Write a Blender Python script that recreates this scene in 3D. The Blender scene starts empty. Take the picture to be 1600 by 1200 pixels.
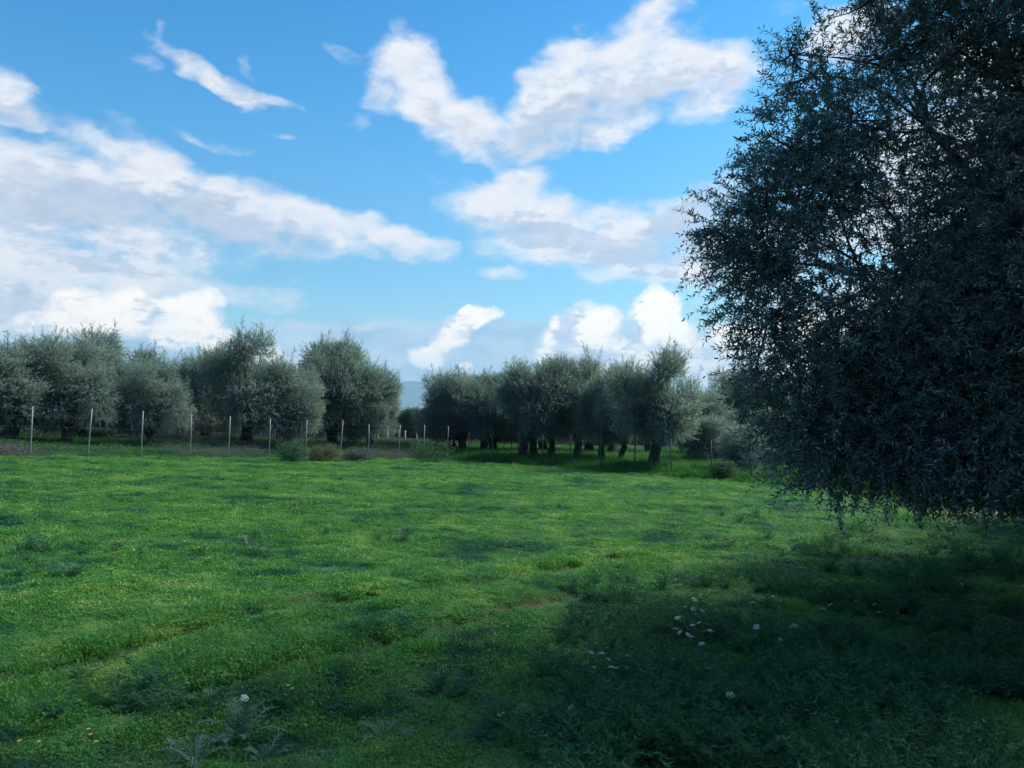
import bpy, math, random
import numpy as np
from mathutils import Vector, Euler

S = bpy.context.scene
C = S.collection
R = math.radians
random.seed(4)

# ------------------------------------------------------------------ camera
F = 1200.0                       # focal length in pixels of a 1600 wide frame
PITCH = math.atan(50 / F)
CAMZ = 1.6
cd = bpy.data.cameras.new('camera')
cam = bpy.data.objects.new('camera', cd); C.objects.link(cam)
cam.location = (0, 0, CAMZ)
cam.rotation_euler = (R(90) + PITCH, 0, 0)
cd.sensor_width = 36; cd.lens = 36 * F / 1600
cd.clip_start = 0.05; cd.clip_end = 40000
S.camera = cam

# ------------------------------------------------------------------ light, exposure
SUN_EL, SUN_AZ = 45.0, 68.0      # azimuth clockwise from the view direction (+Y)
SUN_STRENGTH = 3.1
SKY_STRENGTH = 0.1
EXPOSURE = 1.0
S.view_settings.view_transform = 'Standard'
S.view_settings.look = 'None'
S.view_settings.exposure = EXPOSURE
S.view_settings.gamma = 1
sl = bpy.data.lights.new('sun', 'SUN'); sl.energy = SUN_STRENGTH; sl.angle = R(30); sl.color = (1, .95, .86)
sun = bpy.data.objects.new('sun', sl); C.objects.link(sun)
sdir = Vector((math.sin(R(SUN_AZ)) * math.cos(R(SUN_EL)), math.cos(R(SUN_AZ)) * math.cos(R(SUN_EL)), math.sin(R(SUN_EL))))
sun.rotation_euler = sdir.to_track_quat('Z', 'Y').to_euler()
S.cycles.use_denoising = True
S.cycles.max_bounces = 7; S.cycles.diffuse_bounces = 3; S.cycles.transmission_bounces = 3
S.cycles.transparent_max_bounces = 4; S.cycles.glossy_bounces = 2
S.cycles.volume_bounces = 0
S.cycles.use_adaptive_sampling = True; S.cycles.adaptive_threshold = .012; S.cycles.adaptive_min_samples = 14


def px(x, y, d):
    """world point seen at photo pixel (x, y) at depth d"""
    X = (x - 800) / F * d; Y = (600 - y) / F * d
    return Vector((X, d * math.cos(PITCH) - Y * math.sin(PITCH), CAMZ + d * math.sin(PITCH) + Y * math.cos(PITCH)))


def azel(x, y):
    v = (px(x, y, 1.0) - Vector((0, 0, CAMZ))).normalized()
    return math.degrees(math.atan2(v.x, v.y)), math.degrees(math.asin(v.z))

# ------------------------------------------------------------------ sky with clouds
W = bpy.data.worlds.new('World'); S.world = W; W.use_nodes = True
nt = W.node_tree; nt.nodes.clear()


class NB:
    def __init__(s, tree): s.t = tree
    def n(s, typ, **kw):
        nd = s.t.nodes.new(typ)
        for k, v in kw.items(): setattr(nd, k, v)
        return nd
    def link(s, a, b): s.t.links.new(a, b)
    def val(s, sock, v):
        if hasattr(v, 'links'): s.link(v, sock)
        else: sock.default_value = v
    def math(s, op, a, b=None, c=None, clamp=False):
        nd = s.n('ShaderNodeMath', operation=op, use_clamp=clamp)
        s.val(nd.inputs[0], a)
        if b is not None: s.val(nd.inputs[1], b)
        if c is not None: s.val(nd.inputs[2], c)
        return nd.outputs[0]
    def vmath(s, op, a, b=None):
        nd = s.n('ShaderNodeVectorMath', operation=op)
        s.val(nd.inputs[0], a)
        if b is not None:
            if op == 'SCALE': s.val(nd.inputs[3], b)
            else: s.val(nd.inputs[1], b)
        return nd.outputs[0]
    def ramp(s, v, lo, hi, a=0.0, b=1.0, smooth=True):
        nd = s.n('ShaderNodeMapRange', interpolation_type='SMOOTHSTEP' if smooth else 'LINEAR', clamp=True)
        s.val(nd.inputs[0], v); s.val(nd.inputs[1], lo); s.val(nd.inputs[2], hi); s.val(nd.inputs[3], a); s.val(nd.inputs[4], b)
        return nd.outputs[0]
    def mix(s, f, a, b, blend='MIX'):
        nd = s.n('ShaderNodeMix', data_type='RGBA', blend_type=blend)
        s.val(nd.inputs[0], f)
        s.val(nd.inputs[6], a if hasattr(a, 'links') else (*a, 1)); s.val(nd.inputs[7], b if hasattr(b, 'links') else (*b, 1))
        return nd.outputs[2]
    def noise(s, vec, scale, detail=4, rough=.55, dist=0, color=False):
        nd = s.n('ShaderNodeTexNoise'); s.link(vec, nd.inputs['Vector'])
        nd.inputs['Scale'].default_value = scale; nd.inputs['Detail'].default_value = detail
        nd.inputs['Roughness'].default_value = rough; nd.inputs['Distortion'].default_value = dist
        return nd.outputs[1 if color else 0]


# soft mid level clouds: centre x, y, half width, half height (photo pixels), tilt, weight
SOFT = [
    (645, 118, 62, 52, -50, 1), (605, 140, 40, 50, -60, .7), (670, 165, 95, 48, -38, 1), (745, 205, 105, 46, -22, 1), (820, 222, 85, 40, 8, 1), (875, 165, 95, 65, 35, 1),
    (955, 128, 135, 66, 8, 1), (1055, 110, 105, 58, 0, 1), (1130, 112, 62, 50, 0, .95), (1010, 30, 85, 30, 22, .75), (905, 45, 50, 14, -25, .4),
    (545, 92, 50, 15, -22, .45), (562, 190, 26, 20, 0, .45), (525, 200, 50, 8, 0, .3), (870, 90, 50, 20, 30, .5),
    (268, 82, 58, 11, -18, .55), (335, 125, 100, 19, -18, .9), (400, 150, 62, 18, -15, .85), (455, 165, 38, 10, -15, .5), (222, 98, 34, 12, 0, .6),
    (396, 100, 10, 26, 10, .4), (248, 48, 10, 24, -35, .35), (15, 150, 46, 44, -25, .95), (42, 178, 40, 22, -10, .85), (-60, 140, 60, 45, 0, 1),
    (345, 225, 62, 14, -8, .65), (432, 215, 35, 7, 0, .3), (205, 205, 65, 18, -20, .42), (250, 268, 165, 36, -18, .85), (50, 310, 190, 50, -3, .95),
    (150, 340, 230, 70, -8, 1), (350, 315, 200, 42, -15, 1), (480, 348, 140, 36, -12, 1), (620, 372, 90, 26, -12, 1), (690, 400, 34, 9, 0, .4),
    (90, 420, 230, 60, 0, 1), (260, 440, 200, 32, -6, .8), (385, 466, 85, 15, -4, .55), (40, 480, 160, 50, 0, 1), (-150, 330, 250, 160, 0, 1),
    (785, 305, 90, 36, 8, 1), (760, 335, 95, 34, -20, .85), (860, 345, 160, 40, -12, 1), (830, 388, 100, 34, -5, .95), (950, 372, 150, 52, 4, 1),
    (1060, 340, 100, 42, 18, .9), (1105, 385, 110, 62, 0, .9), (1000, 412, 160, 30, 0, .8), (1130, 310, 60, 30, 20, .8),
    (785, 433, 64, 10, -4, .6), (938, 433, 26, 6, 0, .35), (745, 267, 30, 7, 0, .3), (865, 280, 25, 10, -30, .35), (470, 445, 34, 8, 0, .35),
    (1105, 468, 40, 10, 0, .35), (1330, 55, 75, 45, 0, 1), (1450, 250, 120, 90, 0, 1), (1380, 345, 110, 60, 0, 1), (1370, 500, 130, 70, 0, 1), (1530, 120, 90, 90, 0, .9), (1250, 5, 90, 14, 0, .35),
    (1650, 350, 200, 200, 0, 1), (540, 505, 170, 10, 0, .5),
    (880, 118, 85, 42, 22, 1), (835, 145, 40, 42, 10, .9), (990, 80, 110, 36, 12, .9), (1100, 150, 70, 34, 5, .9), (960, 190, 90, 34, 18, .9), (1030, 20, 45, 26, 10, .7),
    (130, 285, 230, 48, -8, 1), (320, 322, 230, 50, -12, 1), (460, 335, 120, 34, -15, .95), (700, 560, 160, 26, 0, .45), (1190, 400, 80, 80, 0, .8),
]
# grey blue bank along the horizon
BANK = [(200, 555, 420, 50, 0, 1), (540, 535, 190, 32, -3, .9), (620, 565, 250, 56, 0, 1.1), (780, 550, 180, 46, 0, 1.1), (1000, 560, 300, 60, 0, .8), (1400, 540, 400, 90, 0, .9), (-250, 540, 400, 60, 0, 1)]
# crisp bright cumulus towers
CUM = [
    (130, 482, 62, 34, 0, 1), (200, 495, 75, 42, 0, 1), (285, 505, 62, 48, 0, 1), (315, 530, 45, 26, 0, 1), (110, 508, 80, 24, 0, .8), (420, 560, 60, 18, 0, .7), (310, 470, 40, 22, 0, .7),
    (748, 492, 36, 20, 12, .9), (706, 522, 46, 25, 42, .75), (668, 560, 28, 24, 0, .9), (722, 577, 12, 8, 0, .7),
    (915, 508, 58, 36, 5, 1), (900, 550, 70, 50, 0, 1), (975, 568, 60, 35, 0, .9), (1025, 483, 44, 32, 8, 1), (1040, 525, 48, 46, 0, 1), (1082, 552, 55, 34, 0, 1), (1130, 580, 70, 40, 0, 1),
    (1145, 525, 45, 26, 0, .8), (1230, 540, 90, 60, 0, 1), (1350, 560, 120, 60, 0, .9),
]


# grey undersides and thick middles of the soft clouds
CORE = [(880, 195, 110, 45, 25, 1), (1010, 150, 120, 34, 5, .8), (1140, 135, 45, 26, 0, .7), (790, 238, 70, 18, -5, .7), (690, 190, 60, 20, -35, .5), (300, 345, 260, 40, -10, 1), (90, 330, 150, 45, -5, .9), (430, 375, 180, 16, -6, .8),
        (160, 410, 120, 18, -5, .7), (60, 480, 120, 30, 0, .7), (850, 368, 150, 24, -6, .9), (1080, 340, 75, 40, 15, 1.2), (1030, 395, 150, 26, 0, 1), (30, 185, 60, 22, -10, .8), (380, 158, 90, 14, -16, .6), (1450, 300, 140, 70, 0, .6),
        (760, 350, 60, 24, -20, .5), (1330, 75, 60, 20, 0, .5)]


CUM_SHADE = [(880, 520, 28, 55, -10, .9), (925, 560, 60, 22, 0, .8), (990, 520, 12, 45, 10, .9), (1040, 550, 50, 16, 0, .6), (1100, 545, 30, 20, 0, .6), (1180, 560, 60, 22, 0, .7), (180, 545, 140, 12, 0, .8), (110, 470, 40, 14, 0, .4), (235, 480, 22, 26, 0, .7),
         (690, 500, 34, 16, 45, .9), (650, 535, 20, 22, 0, .6), (300, 548, 60, 12, 0, .7), (60, 520, 60, 16, 0, .6), (730, 520, 20, 12, 20, .5)]  # shadows of the cumulus, painted in as greyer ellipses


def ellipse_group(name, items, grow):
    """smooth maximum of tilted ellipses, each written as one quadratic form (cheap to evaluate)"""
    g = bpy.data.node_groups.new(name, 'ShaderNodeTree')
    g.interface.new_socket('Vector', in_out='INPUT', socket_type='NodeSocketVector')
    g.interface.new_socket('Field', in_out='OUTPUT', socket_type='NodeSocketFloat')
    b = NB(g); gi = b.n('NodeGroupInput'); go = b.n('NodeGroupOutput')
    s_ = b.n('ShaderNodeSeparateXYZ'); b.link(gi.outputs[0], s_.inputs[0])
    x_, y_ = s_.outputs[0], s_.outputs[1]
    q1 = b.n('ShaderNodeCombineXYZ'); b.link(b.math('MULTIPLY', x_, x_), q1.inputs[0]); b.link(b.math('MULTIPLY', x_, y_), q1.inputs[1]); b.link(b.math('MULTIPLY', y_, y_), q1.inputs[2])
    q2 = b.n('ShaderNodeCombineXYZ'); b.link(x_, q2.inputs[0]); b.link(y_, q2.inputs[1]); q2.inputs[2].default_value = 1
    acc = None
    k = 57.2958 / F
    for (x, y, rx, ry, rot, w) in items:
        a, e = azel(x, y); c = math.cos(R(a))
        A_, B_ = rx * k * grow * c, ry * k * grow * c
        ct, st = math.cos(R(rot)), math.sin(R(rot))
        # l2 = ((dx ct + dy st) / A)^2 + ((-dx st + dy ct) / B)^2
        cxx = ct * ct / A_ ** 2 + st * st / B_ ** 2; cyy = st * st / A_ ** 2 + ct * ct / B_ ** 2; cxy = 2 * ct * st * (1 / A_ ** 2 - 1 / B_ ** 2)
        lx = -2 * cxx * a - cxy * e; ly = -2 * cyy * e - cxy * a; l0 = cxx * a * a + cyy * e * e + cxy * a * e
        d1 = b.n('ShaderNodeVectorMath', operation='DOT_PRODUCT'); b.link(q1.outputs[0], d1.inputs[0]); d1.inputs[1].default_value = (-w * cxx, -w * cxy, -w * cyy)
        d2 = b.n('ShaderNodeVectorMath', operation='DOT_PRODUCT'); b.link(q2.outputs[0], d2.inputs[0]); d2.inputs[1].default_value = (-w * lx, -w * ly, w - w * l0)
        v = b.math('ADD', d1.outputs['Value'], d2.outputs['Value'])
        nd = b.n('ShaderNodeMath', operation='SMOOTH_MAX')
        if acc is None: nd.inputs[0].default_value = 0
        else: b.link(acc, nd.inputs[0])
        b.link(v, nd.inputs[1]); nd.inputs[2].default_value = .15
        acc = nd.outputs[0]
    b.link(acc, go.inputs[0])
    return g


def density_group(name, items, grow, freq, warp, amp, lo, hi, stretch, rough):
    eg = ellipse_group(name + ' field', items, grow)
    g = bpy.data.node_groups.new(name, 'ShaderNodeTree')
    g.interface.new_socket('Vector', in_out='INPUT', socket_type='NodeSocketVector')
    g.interface.new_socket('Density', in_out='OUTPUT', socket_type='NodeSocketFloat')
    g.interface.new_socket('Soft', in_out='OUTPUT', socket_type='NodeSocketFloat')
    g.interface.new_socket('Relief', in_out='OUTPUT', socket_type='NodeSocketFloat')
    b = NB(g); gi = b.n('NodeGroupInput'); go = b.n('NodeGroupOutput')
    p = gi.outputs[0]
    ps = b.vmath('MULTIPLY', p, (1, stretch, 1))
    w1 = b.vmath('SCALE', b.vmath('SUBTRACT', b.noise(ps, freq * .8, 4, .55, color=True), (.5, .5, .5)), warp)
    pw = b.vmath('ADD', p, b.vmath('MULTIPLY', w1, (1, 1 / stretch ** .5, 0)))
    e = b.n('ShaderNodeGroup'); e.node_tree = eg; b.link(pw, e.inputs[0])
    psw = b.vmath('ADD', ps, b.vmath('SCALE', w1, .6))
    n = b.noise(psw, freq, 7, rough)
    n2 = b.noise(b.vmath('ADD', psw, (-.25 / freq * .45, .25 / freq, 0)), freq, 3, rough)
    raw = b.math('MULTIPLY_ADD', b.math('SUBTRACT', n, .5), b.ramp(e.outputs[0], 0.03, .3, amp * .35, amp), e.outputs[0])
    b.link(b.ramp(raw, lo, hi), go.inputs[0])
    b.link(raw, go.inputs[1]); b.link(b.math('SUBTRACT', n2, n), go.inputs[2])
    return g


b = NB(nt)
tc = b.n('ShaderNodeTexCoord')
dirv = b.vmath('NORMALIZE', tc.outputs['Generated'])
sx = b.n('ShaderNodeSeparateXYZ'); b.link(dirv, sx.inputs[0])
az = b.math('DEGREES', b.math('ARCTAN2', sx.outputs[0], sx.outputs[1]))
el = b.math('DEGREES', b.math('ARCSINE', sx.outputs[2]))
cx = b.n('ShaderNodeCombineXYZ'); b.link(az, cx.inputs[0]); b.link(el, cx.inputs[1])
P = cx.outputs[0]
sky = b.n('ShaderNodeTexSky', sky_type='NISHITA', sun_disc=False)
sky.sun_elevation = R(SUN_EL); sky.sun_rotation = R(SUN_AZ)
sky.air_density = 1.0; sky.dust_density = .6; sky.ozone_density = 2.0
hs = b.n('ShaderNodeHueSaturation'); hs.inputs['Saturation'].default_value = 1.2; hs.inputs['Value'].default_value = .92
b.link(sky.outputs[0], hs.inputs['Color'])
skyc = b.mix(1.0, hs.outputs[0], (.52, 1.08, 1.12), 'MULTIPLY')
skyc = b.mix(b.ramp(el, 14, 36), skyc, b.mix(1.0, skyc, (.45, .80, .93), 'MULTIPLY'))
skyc = b.mix(b.ramp(el, 0, 26), b.mix(1.0, skyc, (1.35, .76, .70), 'MULTIPLY'), skyc)

soft = density_group('soft cloud density', SOFT, 1.3, .26, 3.8, 1.45, .22, 1.02, 1.7, .6)
bank = density_group('cloud bank density', BANK, 1.35, .16, 3.0, 1.1, .05, .7, 3.0, .56)
cum = density_group('cumulus density', CUM, 1.15, .42, 2.4, 1.3, .04, .66, 1.1, .6)


def use(g, vec):
    nd = b.n('ShaderNodeGroup'); nd.node_tree = g; b.link(vec, nd.inputs[0]); return nd


def off(dx, dy): return b.vmath('ADD', P, (dx, dy, 0))


d_s = use(soft, P)
d_b = use(bank, P)
d_c = use(cum, P)
# thick middles are grey, thin rims and the lit side of every billow bright
det = b.noise(b.vmath('MULTIPLY', P, (1, 2.2, 1)), .16, 4, .55)
det2 = b.noise(b.vmath('MULTIPLY', P, (1, 2.2, 1)), .5, 4, .6, color=True)
core = use(ellipse_group('cloud cores', CORE, 1.25), b.vmath('ADD', P, b.vmath('SCALE', b.vmath('SUBTRACT', det2, (.5, .5, .5)), 6.0)))
k1 = b.math('MULTIPLY_ADD', b.ramp(core.outputs[0], 0, .9), .75, b.math('MULTIPLY', b.ramp(d_s.outputs[1], .7, 1.5), b.ramp(det, .32, .62, 0, .4)))
k1 = b.math('ADD', k1, b.math('MULTIPLY', d_s.outputs[2], 1.1), clamp=True)
c_soft = b.mix(k1, (4.65, 4.68, 4.85), (2.5, 3.0, 3.8))
c_bank = b.mix(b.ramp(det, .35, .7), (1.9, 2.9, 4.1), (3.2, 3.9, 4.7))
cum_shade = use(ellipse_group('cumulus shade', CUM_SHADE, 1.2), b.vmath('ADD', P, b.vmath('SCALE', b.vmath('SUBTRACT', det2, (.5, .5, .5)), 5.0)))
kc = b.math('ADD', b.math('MULTIPLY', b.ramp(cum_shade.outputs[0], 0, .8), .85), b.math('MULTIPLY', d_c.outputs[2], 1.5), clamp=True)
low = b.ramp(el, 2.5, 5.5, .5, 0)
kc = b.math('ADD', kc, low, clamp=True)
c_cum = b.mix(kc, (6.2, 5.8, 5.3), (2.8, 3.5, 4.5))
# clouds over the part of the sky outside the photo
gen = b.noise(b.vmath('MULTIPLY', dirv, (1, 1, 1.7)), 3.2, 8, .55)
outm = b.ramp(b.math('ABSOLUTE', az), 42, 55)
outm = b.math('MAXIMUM', outm, b.ramp(el, 34, 44))
gd = b.math('MULTIPLY', b.ramp(gen, .5, .62), outm)
col = b.mix(b.math('MULTIPLY', d_b.outputs[0], .85), skyc, c_bank)
col = b.mix(gd, col, (3.3, 3.6, 4.1))
col = b.mix(b.math('MULTIPLY', d_s.outputs[0], .96), col, c_soft)
col = b.mix(d_c.outputs[0], col, c_cum)
bg = b.n('ShaderNodeBackground'); b.link(col, bg.inputs[0]); bg.inputs[1].default_value = SKY_STRENGTH
wo = b.n('ShaderNodeOutputWorld'); b.link(bg.outputs[0], wo.inputs[0])
W.cycles.sampling_method = 'MANUAL'; W.cycles.sample_map_resolution = 512

# ------------------------------------------------------------------ helpers
def tag(o, label=None, cat=None, group=None, kind=None):
    if label: o['label'] = label
    if cat: o['category'] = cat
    if group: o['group'] = group
    if kind: o['kind'] = kind
    return o


def empty(name, loc, rz=0, sc=(1, 1, 1)):
    o = bpy.data.objects.new(name, None); C.objects.link(o)
    o.location = loc; o.rotation_euler = (0, 0, rz); o.scale = sc; o.empty_display_size = .2
    return o


def mesh_np(name, V, Q, mats, mi=None, smooth=True):
    """mesh out of numpy vertices and quads"""
    V = np.asarray(V, np.float32).reshape(-1, 3); Q = np.asarray(Q, np.int32).reshape(-1, 4)
    me = bpy.data.meshes.new(name)
    me.vertices.add(len(V)); me.vertices.foreach_set('co', V.ravel())
    me.loops.add(Q.size); me.loops.foreach_set('vertex_index', Q.ravel())
    me.polygons.add(len(Q)); me.polygons.foreach_set('loop_start', np.arange(len(Q), dtype=np.int32) * 4)
    for m in mats: me.materials.append(m)
    if mi is not None: me.polygons.foreach_set('material_index', np.asarray(mi, np.int32))
    if smooth: me.polygons.foreach_set('use_smooth', np.ones(len(Q), bool))
    me.update(calc_edges=True)
    return me


def link(name, me, parent=None, loc=(0, 0, 0)):
    o = bpy.data.objects.new(name, me); C.objects.link(o)
    if parent: o.parent = parent
    o.location = loc
    return o


class Acc:
    """collects quads"""
    def __init__(s): s.V = []; s.Q = []; s.M = []; s.n = 0
    def add(s, V, Q, m=0):
        V = np.asarray(V, np.float64).reshape(-1, 3); Q = np.asarray(Q, np.int64).reshape(-1, 4)
        s.V.append(V); s.Q.append(Q + s.n); s.M.append(np.full(len(Q), m)); s.n += len(V)
    def mesh(s, name, mats, smooth=True):
        return mesh_np(name, np.concatenate(s.V), np.concatenate(s.Q), mats, np.concatenate(s.M), smooth)


def nrm(v): return v / np.maximum(np.linalg.norm(v, axis=-1, keepdims=True), 1e-9)


def tube(pts, rad, sides=8, flute=0.0, seed=0):
    pts = np.asarray(pts, float); rad = np.asarray(rad, float); n = len(pts)
    T = nrm(np.gradient(pts, axis=0))
    ref = np.array([1., 0, 0]) if abs(T[0][0]) < .8 else np.array([0, 1., 0])
    A = nrm(np.cross(T, ref)); B = np.cross(T, A)
    th = np.linspace(0, 2 * np.pi, sides, endpoint=False)
    rr = rad[:, None] * np.ones((1, sides))
    if flute:
        r = np.random.RandomState(seed)
        for k in (2, 3, 5, 7):
            rr = rr * (1 + flute / k ** .5 * np.sin(k * th[None, :] + r.rand() * 6 + np.arange(n)[:, None] * r.uniform(-.5, .5)))
    V = pts[:, None, :] + rr[..., None] * (np.cos(th)[None, :, None] * A[:, None, :] + np.sin(th)[None, :, None] * B[:, None, :])
    i = np.arange(n - 1)[:, None] * sides; j = np.arange(sides)[None, :]; j2 = (j + 1) % sides
    Q = np.stack([i + j, i + j2, i + sides + j2, i + sides + j], -1).reshape(-1, 4)
    return V.reshape(-1, 3), Q


def vnoise(x, y, seed=0):
    x = np.asarray(x, float); y = np.asarray(y, float)
    xi = np.floor(x).astype(np.int64); yi = np.floor(y).astype(np.int64); fx = x - xi; fy = y - yi
    fx = fx * fx * (3 - 2 * fx); fy = fy * fy * (3 - 2 * fy)
    def h(a, c):
        v = (a * 374761393 + c * 668265263 + seed * 1442695041) & 0xffffffff
        v = ((v ^ (v >> 13)) * 1274126177) & 0xffffffff
        return ((v ^ (v >> 16)) & 0xffff) / 65535.0
    return (h(xi, yi) * (1 - fx) + h(xi + 1, yi) * fx) * (1 - fy) + (h(xi, yi + 1) * (1 - fx) + h(xi + 1, yi + 1) * fx) * fy


def fbm(x, y, seed=0, o=4):
    s = 0; a = .5; t = 0
    for k in range(o):
        s = s + a * vnoise(np.asarray(x) * 2 ** k, np.asarray(y) * 2 ** k, seed + k * 17); t += a; a *= .5
    return s / t

# ------------------------------------------------------------------ terrain
def base_h(x, y):
    p = -0.045 * x - 0.0279 * y
    return 2.4 * np.tanh(p / 2.4)


def ray_ground(x, y, f=None):
    """where the view line through a photo pixel meets the field"""
    f = f or base_h
    o = np.array([0, 0, CAMZ]); d = np.array(px(x, y, 1.0)) - o
    lo, hi = .5, 400.
    for _ in range(60):
        m = (lo + hi) / 2; p = o + d * m
        if p[2] > f(p[0], p[1]): lo = m
        else: hi = m
    return o + d * lo


RUTS = []
for pix in ([(-60, 1090), (120, 1050), (250, 1005), (400, 962), (560, 938), (700, 918), (800, 902), (880, 888), (960, 872)],
            [(200, 1120), (380, 1075), (560, 1025), (680, 995), (760, 968), (840, 945), (900, 930)]):
    RUTS.append(np.array([ray_ground(*q)[:2] for q in pix]))


def rut_dist(x, y):
    x = np.asarray(x, float); y = np.asarray(y, float)
    best = np.full(np.broadcast(x, y).shape, 99.)
    for L in RUTS:
        for a, c in zip(L[:-1], L[1:]):
            d = c - a; t = np.clip(((x - a[0]) * d[0] + (y - a[1]) * d[1]) / (d @ d), 0, 1)
            best = np.minimum(best, np.hypot(x - a[0] - t * d[0], y - a[1] - t * d[1]))
    return best


def height(x, y):
    x = np.asarray(x, float); y = np.asarray(y, float)
    h = base_h(x, y)
    r = np.hypot(x, y)
    fade = 1 / (1 + (r / 60) ** 2)
    h = h + fade * (.16 * (fbm(x / 5, y / 5, 3) - .5) + .08 * (fbm(x / .8, y / .8, 9, 3) - .5))
    rd = rut_dist(x, y)
    h = h - .09 * np.exp(-(rd / .15) ** 2) + .02 * np.exp(-((rd - .42) / .16) ** 2)
    return h


def gz(x, y): return float(height(np.array([x]), np.array([y]))[0])

# ------------------------------------------------------------------ materials
def mat(name):
    m = bpy.data.materials.new(name); m.use_nodes = True; m.node_tree.nodes.clear()
    return m, NB(m.node_tree)


def finish(b, surf, disp=None):
    o = b.n('ShaderNodeOutputMaterial'); b.link(surf, o.inputs[0])


def leaf_mat(name, top, under, tr=.25, var=.35, rough=.5, patch=None, transcol=None):
    m, b = mat(name)
    g = b.n('ShaderNodeNewGeometry')
    c = b.mix(g.outputs['Backfacing'], top, under) if under else b.mix(0.0, top, top)
    r = g.outputs['Random Per Island']
    hv = b.n('ShaderNodeHueSaturation'); b.link(c, hv.inputs['Color'])
    b.link(b.math('MULTIPLY_ADD', r, 2 * var, 1 - var), hv.inputs['Value'])
    r2 = b.math('FRACT', b.math('MULTIPLY', r, 17.3))
    b.link(b.math('MULTIPLY_ADD', r2, .05, .475), hv.inputs['Hue'])
    c = hv.outputs[0]
    if patch:
        pv = b.noise(g.outputs['Position'], patch[0], 3, .6)
        c = b.mix(b.ramp(pv, patch[2], patch[3]), c, b.mix(1.0, c, patch[1], 'MULTIPLY'))
    p = b.n('ShaderNodeBsdfPrincipled'); b.link(c, p.inputs['Base Color']); p.inputs['Roughness'].default_value = rough
    p.inputs['Specular IOR Level'].default_value = .35
    t = b.n('ShaderNodeBsdfTranslucent'); b.link(b.mix(1.0, c, transcol or (1.4, 1.8, .9), 'MULTIPLY'), t.inputs[0])
    mx = b.n('ShaderNodeMixShader'); mx.inputs[0].default_value = tr
    b.link(p.outputs[0], mx.inputs[1]); b.link(t.outputs[0], mx.inputs[2])
    finish(b, mx.outputs[0]); return m


def simple_mat(name, col, col2=None, scale=8, rough=.8, metal=0.0, bump=0.0):
    m, b = mat(name)
    g = b.n('ShaderNodeTexCoord')
    n = b.noise(g.outputs['Object'], scale, 5, .6)
    c = b.mix(b.ramp(n, .35, .65), col, col2 or col)
    p = b.n('ShaderNodeBsdfPrincipled'); b.link(c, p.inputs['Base Color']); p.inputs['Roughness'].default_value = rough; p.inputs['Metallic'].default_value = metal
    if bump:
        bp = b.n('ShaderNodeBump'); bp.inputs['Strength'].default_value = bump; bp.inputs['Distance'].default_value = .03
        b.link(n, bp.inputs['Height']); b.link(bp.outputs[0], p.inputs['Normal'])
    finish(b, p.outputs[0]); return m


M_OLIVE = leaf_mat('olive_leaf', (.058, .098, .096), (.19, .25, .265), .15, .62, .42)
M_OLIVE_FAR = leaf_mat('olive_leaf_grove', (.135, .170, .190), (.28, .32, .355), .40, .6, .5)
M_OLIVE_DARK = leaf_mat('dark_evergreen_leaf', (.040, .085, .045), (.09, .13, .08), .2, .35, .5)
M_BARK = simple_mat('olive_bark', (.040, .034, .030), (.014, .013, .012), 9, .9, 0, .8)
M_TWIG = simple_mat('olive_twig', (.13, .12, .09), (.07, .07, .05), 30, .8)
M_POST = simple_mat('galvanised_post', (.20, .235, .235), (.12, .14, .14), 20, .55, .3)
M_POSTD = simple_mat('dark_post', (.07, .075, .07), (.035, .035, .035), 20, .8)
M_WIRE = simple_mat('wire', (.20, .22, .22), (.12, .13, .13), 20, .6, .5)
M_CONC = simple_mat('concrete_post', (.50, .50, .46), (.36, .36, .34), 12, .85)


def grass_mat(name, a, b_, c_, scale=.5, tr=.35, transcol=(1.2, 1.6, .6)):
    m, b = mat(name)
    g = b.n('ShaderNodeNewGeometry'); pos = g.outputs['Position']
    n1 = b.noise(pos, scale, 4, .6); n2 = b.noise(pos, scale * 4.3, 3, .6)
    k = b.math('MULTIPLY_ADD', n2, .45, b.math('MULTIPLY', n1, .55))
    c = b.mix(b.ramp(k, .40, .50), a, b_)
    c = b.mix(b.ramp(k, .52, .62), c, c_)
    dry = b.noise(pos, scale * 1.7, 5, .7)
    c = b.mix(b.ramp(dry, .60, .72, 0, .55), c, (.19, .17, .085))
    r = g.outputs['Random Per Island']
    hv = b.n('ShaderNodeHueSaturation'); b.link(c, hv.inputs['Color'])
    b.link(b.math('MULTIPLY_ADD', r, .8, .6), hv.inputs['Value'])
    b.link(b.math('MULTIPLY_ADD', b.math('FRACT', b.math('MULTIPLY', r, 13.7)), .07, .46), hv.inputs['Hue'])
    c = hv.outputs[0]
    p = b.n('ShaderNodeBsdfPrincipled'); b.link(c, p.inputs['Base Color']); p.inputs['Roughness'].default_value = .55
    p.inputs['Specular IOR Level'].default_value = .25
    t = b.n('ShaderNodeBsdfTranslucent'); b.link(b.mix(1.0, c, transcol, 'MULTIPLY'), t.inputs[0])
    mx = b.n('ShaderNodeMixShader'); mx.inputs[0].default_value = tr
    b.link(p.outputs[0], mx.inputs[1]); b.link(t.outputs[0], mx.inputs[2])
    finish(b, mx.outputs[0]); return m


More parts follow.
